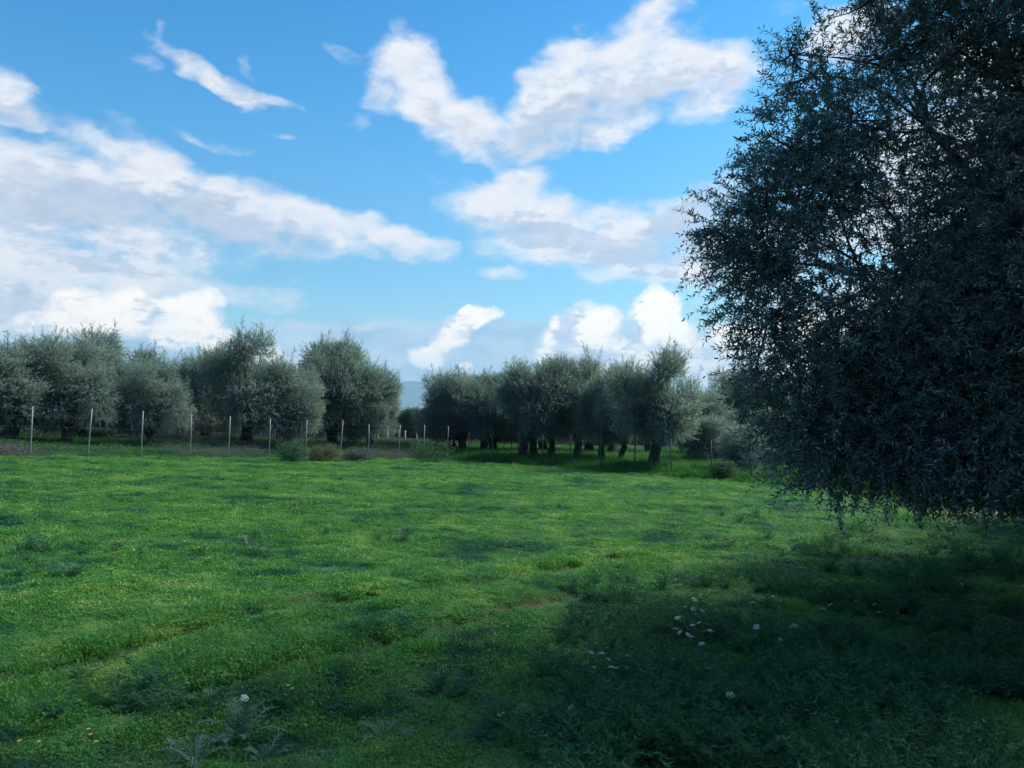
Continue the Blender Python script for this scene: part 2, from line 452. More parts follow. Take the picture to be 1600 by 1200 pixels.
M_GRASS = grass_mat('meadow_grass', (.020, .100, .050), (.080, .225, .052), (.195, .320, .085))
M_TALL = grass_mat('tall_grass', (.025, .12, .035), (.04, .17, .03), (.07, .20, .03), .3)
M_WEED = leaf_mat('feathery_weed', (.030, .115, .058), (.05, .15, .075), .3, .4, .6)
M_SCRUB = leaf_mat('dry_scrub', (.10, .11, .095), (.13, .14, .125), .15, .45, .8, transcol=(1, 1, 1))
M_BUSH = leaf_mat('green_bush_leaf', (.03, .10, .04), (.06, .13, .06), .25, .4, .5)
M_TAN = leaf_mat('tan_bush_leaf', (.10, .115, .065), (.13, .135, .08), .25, .4, .7)
M_THISTLE = leaf_mat('thistle_leaf', (.065, .14, .105), (.11, .18, .14), .2, .25, .6)
M_PETAL = leaf_mat('white_petal', (.75, .80, .80), (.7, .75, .75), .3, .12, .7, transcol=(1, 1, 1))
M_YPETAL = leaf_mat('yellow_petal', (.75, .60, .06), (.7, .55, .06), .3, .15, .7, transcol=(1, 1, 1))
M_STEM = leaf_mat('green_stem', (.06, .12, .05), (.06, .12, .05), .1, .2, .6)

# ground
m, b = mat('field_soil')
g = b.n('ShaderNodeNewGeometry'); pos = g.outputs['Position']
n1 = b.noise(pos, .55, 6, .65); n2 = b.noise(pos, 7, 6, .7); n3 = b.noise(pos, .05, 4, .6)
c = b.mix(b.ramp(n2, .35, .65), (.050, .040, .028), (.10, .078, .055))
c = b.mix(b.ramp(n1, .42, .58, .35, .9), c, (.035, .085, .022))
sp = b.n('ShaderNodeSeparateXYZ'); b.link(pos, sp.inputs[0])
far = b.ramp(b.math('ADD', sp.outputs[1], b.math('MULTIPLY', sp.outputs[0], 0.0)), 60, 160)
c = b.mix(far, c, b.mix(b.ramp(n3, .4, .6), (.035, .06, .03), (.07, .085, .05)))
p = b.n('ShaderNodeBsdfPrincipled'); b.link(c, p.inputs['Base Color']); p.inputs['Roughness'].default_value = .95; p.inputs['Specular IOR Level'].default_value = .1
bp = b.n('ShaderNodeBump'); bp.inputs['Strength'].default_value = .9; bp.inputs['Distance'].default_value = .04
b.link(n2, bp.inputs['Height']); b.link(bp.outputs[0], p.inputs['Normal'])
finish(b, p.outputs[0]); M_SOIL = m

m, b = mat('dry_dirt')
g = b.n('ShaderNodeNewGeometry'); n = b.noise(g.outputs['Position'], 3, 6, .7)
c = b.mix(b.ramp(n, .35, .65), (.20, .13, .11), (.32, .22, .19))
p = b.n('ShaderNodeBsdfPrincipled'); b.link(c, p.inputs['Base Color']); p.inputs['Roughness'].default_value = .95
finish(b, p.outputs[0]); M_DIRT = m

m, b = mat('hill_slope')
g = b.n('ShaderNodeNewGeometry'); n = b.noise(g.outputs['Position'], .0016, 7, .65)
c = b.mix(b.ramp(n, .4, .6), (.025, .05, .035), (.06, .08, .055))
p = b.n('ShaderNodeBsdfPrincipled'); b.link(c, p.inputs['Base Color']); p.inputs['Roughness'].default_value = 1
finish(b, p.outputs[0]); M_HILL = m

# ------------------------------------------------------------------ ground, hills
def axis(n, near, far):
    t = np.linspace(-1, 1, n)
    k = math.asinh(far / near)
    return np.sinh(t * k) * near


gx = axis(480, 6, 15000); gy = axis(560, 6, 15000)
X, Y = np.meshgrid(gx, gy)
Z = height(X, Y)
V = np.stack([X, Y, Z], -1).reshape(-1, 3)
i = np.arange(len(gy) - 1)[:, None] * len(gx); j = np.arange(len(gx) - 1)[None, :]
Q = np.stack([i + j, i + j + 1, i + j + 1 + len(gx), i + j + len(gx)], -1).reshape(-1, 4)
tag(link('ground', mesh_np('ground', V, Q, [M_SOIL])), kind='structure')


def ridge(y0, depth, x0, x1, hfun, seed):
    xs = np.linspace(x0, x1, 220); ts = np.linspace(0, 1, 26)
    XX, TT = np.meshgrid(xs, ts)
    prof = np.sin(np.pi * TT) ** 1.3
    hh = hfun(XX) * prof * (.8 + .4 * fbm(XX / 900, TT * 4, seed, 5))
    V = np.stack([XX, y0 + TT * depth, hh - 6], -1).reshape(-1, 3)
    n = len(xs); i = np.arange(len(ts) - 1)[:, None] * n; j = np.arange(n - 1)[None, :]
    Q = np.stack([i + j, i + j + 1, i + j + 1 + n, i + j + n], -1).reshape(-1, 4)
    return mesh_np('hill', V, Q, [M_HILL])


def hf(x):
    a = x / 9500.0
    return 60 + 330 * np.exp(-((a + .125) / .05) ** 2) + 270 * np.exp(-((a - .30) / .12) ** 2) + 110 * np.exp(-((a + .5) / .3) ** 2)


tag(link('hills', ridge(7400, 4200, -9000, 9000, hf, 5)), kind='structure')

# ------------------------------------------------------------------ olive foliage
def sprigs(base, d, L, K, ll, lw, rng, bend=.25, stem_r=0.0, six=True):
    """leafy shoots: leaves in opposite pairs along a bent stem. returns leaf V,Q and stem V,Q"""
    N = len(base)
    d = nrm(d); L = np.asarray(L).reshape(-1, 1) * np.ones((N, 1))
    ref = nrm(rng.normal(size=(N, 3))); A = nrm(np.cross(d, ref)); B = np.cross(d, A)
    bd = np.zeros((N, 3)); bd[:, 2] = -1
    sb = nrm(rng.normal(size=(N, 3))) * .5 + bd
    def at(t): return base + d * L * t + sb * (bend * L * t * t)
    P2 = K // 2
    t = (np.arange(P2) + .5) / P2
    V = []; Q = []
    pos = base[:, None, :] + d[:, None, :] * (L[:, None, :] * t[None, :, None]) + sb[:, None, :] * (bend * L[:, None, :] * (t ** 2)[None, :, None])
    ph = rng.uniform(0, 6.28, (N, 1)) + np.arange(P2)[None, :] * 1.57 + rng.normal(0, .3, (N, P2))
    for s in (0, 1):
        a = ph + s * np.pi
        side = np.cos(a)[..., None] * A[:, None, :] + np.sin(a)[..., None] * B[:, None, :]
        ang = rng.uniform(.55, 1.15, (N, P2, 1))
        tip = 1 - .55 * t[None, :, None] ** 3
        ld = nrm(d[:, None, :] * np.cos(ang) + side * np.sin(ang) + bd[:, None, :] * .15 + rng.normal(0, .15, (N, P2, 3)))
        wv = nrm(np.cross(ld, d[:, None, :] + rng.normal(0, .35, (N, P2, 3))))
        nv = np.cross(wv, ld)
        le = ll * rng.uniform(.7, 1.2, (N, P2, 1)) * (.75 + .25 * tip)
        w = lw * rng.uniform(.8, 1.2, (N, P2, 1)) * .5
        p0 = pos + 0 * ld; p1 = pos + ld * le
        if six:
            m1 = pos + ld * le * .32; m2 = pos + ld * le * .68 - nv * le * .05
            v = np.stack([p0, m1 + wv * w + nv * w * .35, m2 + wv * w * .8 + nv * w * .3, p1 - nv * le * .12, m2 - wv * w * .8 + nv * w * .3, m1 - wv * w + nv * w * .35], 2)
            v = v.reshape(-1, 6, 3); n = len(v); bi = np.arange(n)[:, None] * 6
            q = np.concatenate([bi + np.array([[0, 1, 2, 3]]), bi + np.array([[0, 3, 4, 5]])])
        else:
            m1 = pos + ld * le * .5
            v = np.stack([p0, m1 + wv * w, p1, m1 - wv * w], 2).reshape(-1, 4, 3); n = len(v); bi = np.arange(n)[:, None] * 4
            q = bi + np.array([[0, 1, 2, 3]])
        V.append(v.reshape(-1, 3)); Q.append(q)
    off = 0; Qo = []
    for v, q in zip(V, Q): Qo.append(q + off); off += len(v)
    LV, LQ = np.concatenate(V), np.concatenate(Qo)
    SV = SQ = None
    if stem_r:
        ts = [0, .5, 1]; rings = []
        for q_ in ts:
            c = at(q_); r = stem_r * (1 - .7 * q_)
            rings.append(np.stack([c + A * r, c - A * r * .5 + B * r * .87, c - A * r * .5 - B * r * .87], 1))
        SV = np.stack(rings, 1).reshape(-1, 3)       # N,3 rings,3
        bi = np.arange(N)[:, None] * 9; qs = []
        for k in (0, 1):
            for e in range(3):
                e2 = (e + 1) % 3; qs.append(bi + np.array([[k * 3 + e, k * 3 + e2, k * 3 + 3 + e2, k * 3 + 3 + e]]))
        SQ = np.concatenate(qs)
    return LV, LQ, SV, SQ


def lobe_points(c, r, n, rng, squash=.9, inner=.35):
    u = nrm(rng.normal(size=(n, 3)))
    rr = inner + (1 - inner) * rng.uniform(0, 1, (n, 1)) ** .6
    # lumpy surface so that no lobe is a ball
    lump = 1 + .28 * np.sin(u[:, :1] * 5 + c[0] * 9) * np.cos(u[:, 1:2] * 4 + c[1] * 7) + .2 * np.sin(u[:, 2:3] * 6 + c[2] * 5)
    return np.asarray(c) + u * rr * r * lump * np.array([1, 1, squash]), u


def limb(acc, a, bpt, r0, r1, rng, n=7, sides=6, wob=.08, m=0, flute=0):
    a = np.asarray(a, float); bpt = np.asarray(bpt, float); t = np.linspace(0, 1, n)[:, None]
    L = np.linalg.norm(bpt - a)
    p = a + (bpt - a) * t + rng.normal(0, wob * L, (1, 3)) * np.sin(np.pi * t) + rng.normal(0, wob * .35 * L, (1, 3)) * np.sin(2 * np.pi * t)
    rad = r0 + (r1 - r0) * t[:, 0] ** .8
    acc.add(*tube(p, rad, sides, flute, int(rng.randint(1e6))), m)
    return p


def olive_variant(seed, nl=20, H=5.5, Rw=2.3, per=400, K=18, ll=.082, lw=.023, sparse=0.0, mleaf=None, trunks=1, low=1.15):
    rng = np.random.RandomState(seed)
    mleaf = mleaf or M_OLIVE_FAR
    tr = Acc(); fork = []
    for k in range(trunks):
        ox = 0 if trunks == 1 else (-.55 + 1.1 * k / (trunks - 1))
        lean = rng.normal(0, .16) + ox * .5
        f = np.array([ox + lean * .9, rng.normal(0, .15), rng.uniform(1.1, 1.5)])
        base = np.array([ox, 0, -.25])
        n = 9; t = np.linspace(0, 1, n)[:, None]
        p = base + (f - base) * t + np.array([[rng.normal(0, .12), rng.normal(0, .1), 0]]) * np.sin(np.pi * t)
        r0 = rng.uniform(.26, .36) / (1 if trunks == 1 else 1.35)
        rad = r0 * (1.0 + .75 * (1 - t[:, 0]) ** 4 - .25 * t[:, 0]) * (1 + .08 * np.sin(t[:, 0] * 9 + seed))
        tr.add(*tube(p, rad, 16, .13, seed + k)); fork.append((f, r0 * .7))
    lobes = []
    for k in range(nl):
        a = 2.399 * k + rng.uniform(-.4, .4); q = (k + .5) / nl
        z = low + .55 + (H - low - 1.1) * (rng.uniform(0, 1) if k % 3 else q)
        zz = (z - low) / (H - low)
        rad = Rw * (.30 + .48 * math.sin(math.pi * min(1, .22 + zz * .72))) * rng.uniform(.55, 1.0)
        lobes.append((np.array([math.cos(a) * rad, math.sin(a) * rad, z]), rng.uniform(.55, .95) * (1.0 if zz < .6 else .85)))
    for k in range(3):
        lobes.append((np.array([rng.normal(0, .5), rng.normal(0, .5), rng.uniform(2.2, 3.6)]), .95))
    cr = Acc()
    for c, r in lobes:
        f, fr = fork[rng.randint(len(fork))]
        mid = f + (c - f) * .55 + np.array([0, 0, .15])
        limb(tr, f - np.array([0, 0, .12]), mid, fr * rng.uniform(.35, .6), .03, rng, 6, 7, .07)
        limb(tr, mid, c - (c - f) * .05, .03, .008, rng, 5, 5, .08)
        n = int(per * (r / .7) ** 2)
        top = c[2] > H * .62
        if top and sparse: n = int(n * (1 - sparse))
        pt, u = lobe_points(c, r, n, rng)
        pt[:, 2] = np.maximum(pt[:, 2], low - .35 + rng.uniform(0, .4, len(pt)))
        up = np.array([0, 0, 1.0 if c[2] > H * .45 else -.25])
        d = nrm(u * .9 + up + rng.normal(0, .35, (n, 3)))
        L = rng.uniform(.22, .42, n) * (1 + (1.1 if top else .2) * (rng.uniform(0, 1, n) < .25))
        LV, LQ, SV, SQ = sprigs(pt, d, L, K, ll, lw, rng, .2, .004, False)
        cr.add(LV, LQ, 0); cr.add(SV, SQ, 1)
        # a few twigs out to the shoots
        for q in range(4):
            e = pt[rng.randint(n)]; limb(tr, c, e, .014, .005, rng, 4, 4, .1)
    # upright leaders that break the outline of the crown
    SPt = []; SDr = []
    tops = [l for l in lobes if l[0][2] > H * .45]
    for k in range(46):
        c, r = tops[rng.randint(len(tops))]; a = rng.uniform(0, 6.28); o = np.array([math.cos(a), math.sin(a), 0])
        p0 = c + o * r * rng.uniform(.1, .8) + np.array([0, 0, r * .7]); dv = nrm(np.array([0, 0, 1.]) + o * rng.uniform(0, .5) + rng.normal(0, .12, 3)); ln = rng.uniform(.35, .95)
        limb(tr, p0 - dv * .3, p0 + dv * ln, .008, .003, rng, 5, 4, .05)
        for j in range(int(ln / .09)):
            SPt.append(p0 + dv * j * .09); SDr.append(dv + rng.normal(0, .45, 3))
    LV, LQ, SV, SQ = sprigs(np.array(SPt), np.array(SDr), rng.uniform(.18, .32, len(SPt)), 14, ll, lw, rng, .1, .003, False)
    cr.add(LV, LQ, 0); cr.add(SV, SQ, 1)
    return cr.mesh('olive_crown', [mleaf, M_TWIG], False), tr.mesh('olive_trunk', [M_BARK])


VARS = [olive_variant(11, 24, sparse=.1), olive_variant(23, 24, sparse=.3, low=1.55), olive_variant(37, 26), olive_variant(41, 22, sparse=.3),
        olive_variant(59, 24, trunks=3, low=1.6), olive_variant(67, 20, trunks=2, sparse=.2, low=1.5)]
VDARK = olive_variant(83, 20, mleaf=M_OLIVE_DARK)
VDOM = [VDARK]


def tree(x, top, d, hw, var, label, name='olive_tree', group='olive trees of the grove behind the fence', rot=None, base_px=None):
    p = px(x, 650, d); z = gz(p.x, p.y)
    t = px(x, top, d).z
    H = t - z
    e = empty(name, (p.x, p.y, z), rot if rot is not None else random.uniform(0, 6.28), (hw * d / F / 2.1, hw * d / F / 2.1, H / 5.6))
    tag(e, label, 'tree', group)
    cm, tm = VARS[var] if isinstance(var, int) else var
    link('trunk', tm, e); link('crown', cm, e)
    return e


G1 = 'olive trees left of the gap'; G2 = 'olive trees right of the gap'
TR = [
    (-95, 525, 33, 95, 2, 'olive tree cut by the left edge of the picture, almost all out of view', G1),
    (10, 518, 35, 88, 0, 'grey leaved olive tree at the far left edge behind the first pale post', G1),
    (105, 530, 36, 62, 3, 'low wide olive crown over a short thick trunk between the first two pale posts', G1),
    (125, 508, 42, 70, 1, 'tall airy olive tree with sky showing through its top near the left edge', G1),
    (195, 540, 43, 62, 1, 'olive tree with a small pointed top behind the second and third pale posts', G1),
    (235, 562, 38, 52, 3, 'olive tree on a clearly visible slim trunk beside the third pale post', G1),
    (318, 545, 48, 60, 0, 'dark shaded olive tree behind the fourth pale post', G1),
    (388, 513, 42, 66, 1, 'tallest silvery olive tree of the left grove behind the fifth pale post', G1),
    (448, 568, 43, 56, 3, 'lower rounded olive tree just right of the tallest silvery one', G1),
    (522, 531, 48, 62, 2, 'dense dark green domed olive tree behind the seventh and eighth pale posts', G1),
    (582, 570, 50, 44, 0, 'olive tree at the left side of the gap with the blue hills', G1),
    (722, 578, 53, 56, 0, 'olive tree at the right side of the gap with the blue hills', G2),
    (772, 583, 51, 52, 2, 'low olive tree with a flat top between the gap and the many stemmed tree', G2),
    (842, 556, 46, 62, 4, 'olive tree with three dark stems in the middle of the row', G2),
    (905, 558, 46, 52, 3, 'olive tree directly right of the three stemmed one', G2),
    (955, 568, 43, 52, 5, 'dark olive tree with a leaning forked trunk', G2),
    (1025, 541, 38.5, 70, 1, 'large olive tree with a single thick flared trunk, right end of the row', G2),
    (1105, 612, 47, 40, 3, 'small thin olive tree against pale cloud right of the thick trunked one', G2),
    (1100, 648, 43, 40, 0, 'low bushy olive tree above bright grass near the dark fence posts', G2),
    (1160, 664, 36, 38, 3, 'young short olive tree with pale stems behind the dark fence post', G2),
    (1215, 640, 42, 50, 2, 'olive tree half hidden by the left edge of the big near tree', G2),
    (1300, 610, 40, 60, 0, 'olive tree hidden behind the leaves of the big near tree', G2),
]
for (x, top, d, hw, var, lab, grp) in TR: tree(x, top, d, hw, var, lab, group=grp)
tree(1180, 598, 52, 36, VDARK, 'dark green leafy tree showing just left of the big near tree', 'evergreen_tree', group='darker trees among the olives')
tree(655, 640, 80, 40, VDARK, 'dark green tree low in the gap under the blue hills', 'evergreen_tree', group='darker trees among the olives')
rf = random.Random(8)
BACK = [(-60, 'mostly beyond the left picture edge'), (-10, 'at the very left edge of the picture'), (40, 'behind the leftmost pale post'), (90, 'just right of the leftmost pale post'), (140, 'behind the second pale post'),
        (190, 'midway between the second and third pale posts'), (240, 'behind the slim visible trunk by the third pale post'), (290, 'behind the fourth pale post'), (340, 'in the space before the fifth pale post'), (390, 'behind the tallest silvery olive'),
        (440, 'behind the lower rounded olive'), (490, 'behind the left half of the dense domed olive'), (540, 'behind the right half of the dense domed olive'),
        (715, 'behind the olive on the right side of the gap'), (763, 'behind the flat topped low olive'), (811, 'just left of the three dark stems'), (859, 'just right of the three dark stems'), (907, 'behind the olive beside the three stemmed one'), (955, 'behind the leaning forked trunk'), (1003, 'just left of the thick flared trunk'),
        (1120, 'behind the small thin olive at the right'), (1180, 'behind the young short olive'), (1240, 'at the left edge of the big near tree'), (1300, 'hidden by the left part of the big near tree'), (1360, 'hidden deep behind the big near tree')]
for k, (x, where) in enumerate(BACK):
    d = rf.uniform(50, 66)
    tree(x + rf.uniform(-12, 12), rf.uniform(572, 606), d, rf.uniform(44, 58), rf.choice([0, 1, 2, 3]), 'grey back row olive tree ' + where, group='olive trees of the back row')
for k, (x, d, wh) in enumerate([(600, 92, 'leftmost, half behind the gap side olive'), (628, 110, 'left of the middle of the gap'), (660, 100, 'right of the middle of the gap'), (640, 125, 'farthest, in the middle of the gap')]):
    tree(x, 640 + 2 * (k % 2), d, 22, k, 'small far olive tree low in the gap, ' + wh, group='far olive trees in the gap')

# ------------------------------------------------------------------ the big near olive tree
rng = np.random.RandomState(5)
LOB = [  # px x, px y, depth, radius, fullness
    (1275, 120, 6.6, .38, .5), (1235, 85, 6.6, .22, .5), (1330, 190, 6.5, .50, .9), (1245, 235, 6.3, .48, .9), (1300, 300, 6.4, .55, 1), (1205, 330, 6.1, .50, 1), (1165, 385, 6.0, .42, .9),
    (1120, 362, 6.0, .20, .7), (1225, 430, 5.9, .50, 1), (1200, 500, 5.8, .42, .9), (1290, 520, 6.0, .42, .35), (1250, 590, 5.7, .48, 1), (1265, 670, 5.5, .45, 1), (1310, 740, 5.3, .40, 1),
    (1350, 630, 5.5, .62, 1), (1380, 720, 5.2, .50, 1.1), (1340, 420, 6.2, .55, .4), (1400, 540, 5.9, .68, 1.1), (1450, 640, 5.5, .72, 1.1), (1460, 745, 5.2, .48, 1.1),
    (1400, 240, 6.9, .50, .5), (1450, 190, 6.4, .45, .5), (1380, 90, 7.0, .48, .9), (1440, 20, 7.0, .60, .9), (1500, 100, 7.2, .60, .7), (1560, 30, 7.0, .70, 1), (1360, 0, 6.8, .35, .6), (1490, 350, 6.5, .62, .7),
    (1520, 230, 7.0, .60, .7), (1500, 460, 6.2, .80, 1.3), (1580, 340, 6.6, .80, 1.2), (1580, 480, 5.9, .85, 1.3), (1560, 620, 5.5, .80, 1.3), (1550, 740, 5.2, .52, 1.1), (1640, 700, 5.2, .60, 1.1),
    (1530, 700, 5.0, .5, 1.4), (1620, 760, 5.0, .5, 1.4), (1500, 560, 5.2, .5, 1), (1600, 620, 4.9, .5, 1.2), (1700, 770, 5.0, .6, 1.3), (1450, 560, 6.6, .8, 1.2), (1560, 480, 7.2, .9, 1.2), (1480, 770, 6.2, .45, 1.2), (1600, 770, 6.4, .5, 1.3),
    (2000, 400, 7.0, 1.2, 1), (2000, 150, 7.2, 1.2, 1), (2050, 620, 6.5, 1.1, 1.1), (1950, -120, 7.6, 1.2, 1), (1500, 520, 8.8, .8, 1), (1650, 560, 9.0, 1.1, 1), (1760, 320, 9.0, 1.2, 1), (1640, 150, 9.2, .8, .8), (1540, 690, 8.6, .8, 1.1), (1440, 640, 8.4, .6, 1),  # lobes out of view and behind the crown, added to block the sun
    (1626, 700, 7.7, .7, 1.2), (1700, 600, 8.2, .8, 1.2), (1760, 480, 8.6, .9, 1.2), (1811, 367, 8.9, .9, 1.2), (1560, 640, 7.9, .6, 1.1), (1900, 250, 8.4, 1.1, 1), (1850, 640, 7.2, .9, 1.1), (1730, 730, 6.4, .6, 1.2),  # more lobes towards the sun, added to darken the ground below the crown
    (1600, -350, 6.5, 1.1, 1.2), (1500, -260, 6.6, 1.0, 1.1), (1450, -430, 7.0, 1.0, 1.1), (1750, -520, 6.5, 1.1, 1.1), (1850, 300, 4.7, .9, 1), (1950, -100, 4.8, 1.0, 1), (1800, -420, 5.5, 1.1, 1),  # unseen canopy above and beside the view, added to shade the foreground
    (1650, 560, 5.4, .85, 1.2), (1650, 220, 6.6, .85, 1.1), (1680, 60, 6.8, .9, 1), (1500, -90, 7.0, .9, 1), (1660, -150, 7, 1.0, 1), (1750, 420, 6.2, 1.1, 1), (1760, 150, 6.6, 1.1, 1), (1780, 650, 5.6, .9, 1),
    (1420, 420, 7.6, .6, .3), (1550, 560, 7.6, .9, 1), (1480, 640, 7.4, .8, 1), (1650, 450, 8.2, 1.2, 1), (1600, 250, 8.4, .9, .8), (1700, 660, 7.5, .9, 1), (1850, 300, 8.0, 1.3, 1), (1880, 560, 7.0, 1.2, 1),
    (1340, 560, 7.2, .5, .5), (1420, 700, 6.6, .6, .9), (1580, 700, 6.8, .7, 1), (1900, 0, 7.4, 1.3, 1), (1700, -260, 7.6, 1.2, 1),
]
foot = px(1720, 800, 7.6); bx_, by_ = foot.x, foot.y; bz_ = gz(bx_, by_)
big = empty('olive_tree', (bx_, by_, bz_))
tag(big, 'huge dark near olive tree filling the right side, shoots hanging almost to the grass', 'tree')
O = np.array([bx_, by_, bz_])
tk = Acc(); cr = Acc()
forkp = np.array([-.25, .1, 1.5])
tt = np.linspace(0, 1, 12)[:, None]
tk.add(*tube(np.array([0, 0, -.3]) + (forkp - np.array([0, 0, -.3])) * tt + np.array([[.1, 0, 0]]) * np.sin(5 * tt), .38 * (1 + .7 * (1 - tt[:, 0]) ** 4 - .2 * tt[:, 0]), 24, .14, 3))
mains = [px(1380, 470, 6.6), px(1450, 200, 7.0), px(1600, 150, 7.2), px(1600, 480, 6.0), px(1750, 350, 7.2), px(1420, 620, 6.0), px(1700, 600, 6.4)]
mains = [np.array(v) - O for v in mains]
for v in mains: limb(tk, forkp - np.array([0, 0, .2]), v, .075, .03, rng, 10, 10, .09, flute=.08)
for (x, y, d, r, full) in LOB:
    if y > 700 and y < 800: y -= 34
    if d < 5.6 and x < 1660: d += .5; r *= 1.08
    if x < 1350 and y < 350: full *= 1.35
    c = np.array(px(x, y, d)) - O
    mm = min(mains, key=lambda v: np.linalg.norm(v - c))
    limb(tk, mm, c, .016, .007, rng, 7, 6, .10)
    n = int(300 * (r / .6) ** 2.1 * full)
    inner_view = x < 1660 and y > -60
    if x > 2150 or y < -200: n = int(n * .6)
    pt, u = lobe_points(c, r, n, rng, .95, .2)
    droop = -.3 if y > 430 else (.35 if y < 250 else -.1)
    pw = pt + O; py_ = 650 + (CAMZ - pw[:, 2]) * F / pw[:, 1]
    keep = (py_ < 790 + rng.normal(0, 14, n)) | (rng.uniform(0, 1, n) < .04); pt, u = pt[keep], u[keep]; n = len(pt)
    dd = nrm(u * .8 + np.array([0, 0, droop]) + rng.normal(0, .45, (n, 3)))
    L = rng.uniform(.16, .34, n)
    gzz = pt[:, 2] + O[2]
    LV, LQ, SV, SQ = sprigs(pt - dd * L[:, None] * .4, dd, L, 20, .050, .0125, rng, .2, .0022, True)
    cr.add(LV, LQ, 0); cr.add(SV, SQ, 1)
    for q in range(7): limb(tk, c, pt[rng.randint(n)], .012, .003, rng, 5, 4, .12)
# long single shoots that break the outline
SH = [(1110, 365, 6.0, -1, .15), (1150, 345, 6.1, -1, .35), (1165, 275, 6.2, -1, .6), (1160, 395, 6.0, -1, .0), (1135, 425, 5.9, -1, -.35), (1215, 90, 6.6, -.7, 1), (1240, 150, 6.5, -1, .2), (1195, 215, 6.3, -1, .5),
      (1260, 60, 6.6, -.3, 1), (1330, 40, 6.8, -.4, 1), (1185, 180, 6.4, -1, .4), (1175, 300, 6.2, -1, .3), (1150, 500, 5.7, -1, .15), (1165, 545, 5.7, -1, .1), (1160, 575, 5.7, -1, -.1), (1180, 620, 5.6, -1, -.2), (1200, 660, 5.4, -1, -.3),
      (1225, 715, 5.3, -.8, -.6), (1250, 735, 5.4, -.9, -.3), (1120, 405, 5.9, -1, -.2)]
SP = []; SD = []
for (x, y, d, ux, uz) in SH:
    for k in range(5):
        SP.append(np.array(px(x + 30, y - uz * 15, d)) - O + rng.normal(0, .07, 3)); SD.append([ux + rng.normal(0, .25), rng.normal(0, .35), uz + rng.normal(0, .25)])
LV, LQ, SV, SQ = sprigs(np.array(SP), np.array(SD), rng.uniform(.25, .42, len(SP)), 22, .052, .0115, rng, .15, .0022, True)
cr.add(LV, LQ, 0); cr.add(SV, SQ, 1)
BT, BC = tk.mesh('near_olive_trunk', [M_BARK]), cr.mesh('near_olive_crown', [M_OLIVE, M_TWIG], False)
link('trunk', BT, big); link('crown', BC, big)

# unseen olive trees, added to cast shade over the right foreground
for (x, y, rz, s, lab) in [(10.5, 3.0, 2.2, 1.15, 'unseen olive tree added for shade to the right, beyond the picture edge'),
                           (6.0, -5.2, 4.0, 1.1, 'unseen olive tree added for shade behind the viewer to the right'),
                           (12.5, 10.5, 1.0, 1.25, 'unseen olive tree added for shade further along the right side, beyond the picture edge'),
                           (15.5, 16.5, 3.0, 1.25, 'unseen olive tree added for shade farthest along the right side, beyond the picture edge'),
                           (8.7, 10.6, 5.0, 1.0, 'olive tree added for shade, wholly hidden behind the leaves of the big near tree'),
                           (8.5, -1.0, 0.5, 1.1, 'unseen olive tree added for shade level with the viewer on the right')]:
    e = empty('olive_tree', (x, y, gz(x, y)), rz, (s * 1.25, s * 1.25, s * 1.0)); tag(e, lab, 'tree', 'unseen olive trees added for shade')
    cm, tm = VARS[2]
    link('trunk', tm, e); link('crown', cm, e)

# ------------------------------------------------------------------ fences
def ztube(p, h, r0, r1, sides=6, lean=(0, 0)):
    P_ = np.array([[p[0], p[1], p[2] - .25], [p[0] + lean[0] * .5, p[1] + lean[1] * .5, p[2] + h * .5], [p[0] + lean[0], p[1] + lean[1], p[2] + h - .004], [p[0] + lean[0], p[1] + lean[1], p[2] + h]])
    return tube(P_, [r0, (r0 + r1) / 2, r1, .001], sides)


def fence(name, A, B, n, h, r, mpost, label, wires, seed, jit=.05, mesh_gap=None, cat='fence'):
    rg = np.random.RandomState(seed)
    A = np.array(A, float); B = np.array(B, float); root = empty(name, (A[0], A[1], gz(*A)))
    tag(root, label, cat)
    O_ = np.array(root.location); pts = []
    for k in range(n):
        p = A + (B - A) * k / (n - 1) + rg.normal(0, jit, 2)
        z = gz(*p); a = Acc(); ln = rg.normal(0, .035, 2) + np.array([.08, 0]) * (1 if h > 1.9 else 0)
        a.add(*ztube(np.array([p[0], p[1], z]) - O_, h * (1 + rg.normal(0, .015)), r, r, 8, ln))
        link('fence_post', a.mesh('fence_post', [mpost]), root)
        pts.append((p, z, ln))
    a = Acc()
    for wz in wires:
        for (p, z, l1), (q, z2, l2) in zip(pts[:-1], pts[1:]):
            f = wz / h
            s = np.array([p[0] + l1[0] * f, p[1] + l1[1] * f, z + wz]) - O_; e = np.array([q[0] + l2[0] * f, q[1] + l2[1] * f, z2 + wz]) - O_
            mid = (s + e) / 2 - np.array([0, 0, .012])
            a.add(*tube(np.array([s, mid, e]), [.0012] * 3, 4))
    if wires: link('wire', a.mesh('wire', [M_WIRE]), root)
    return root


fence('wire_fence', (-22.5, 24.7), (-4.0, 48.0), 15, 2.0, .029, M_POST, 'fence of tall thin pale metal posts along the left side of the field', [.4, .8, 1.2, 1.6, 1.9], 3)
fence('wire_fence', (-2.6, 46.6), (14.5, 28.0), 13, 1.75, .032, M_POSTD, 'fence of thin dark posts along the right back edge of the field', [.4, .8, 1.2, 1.6], 6)
fence('post_row', (-13.2, 63), (-2.5, 78), 15, 1.7, .05, M_CONC, 'far row of short whitish posts seen low in the gap between the groves', [1.2], 9, .35, cat='post row')

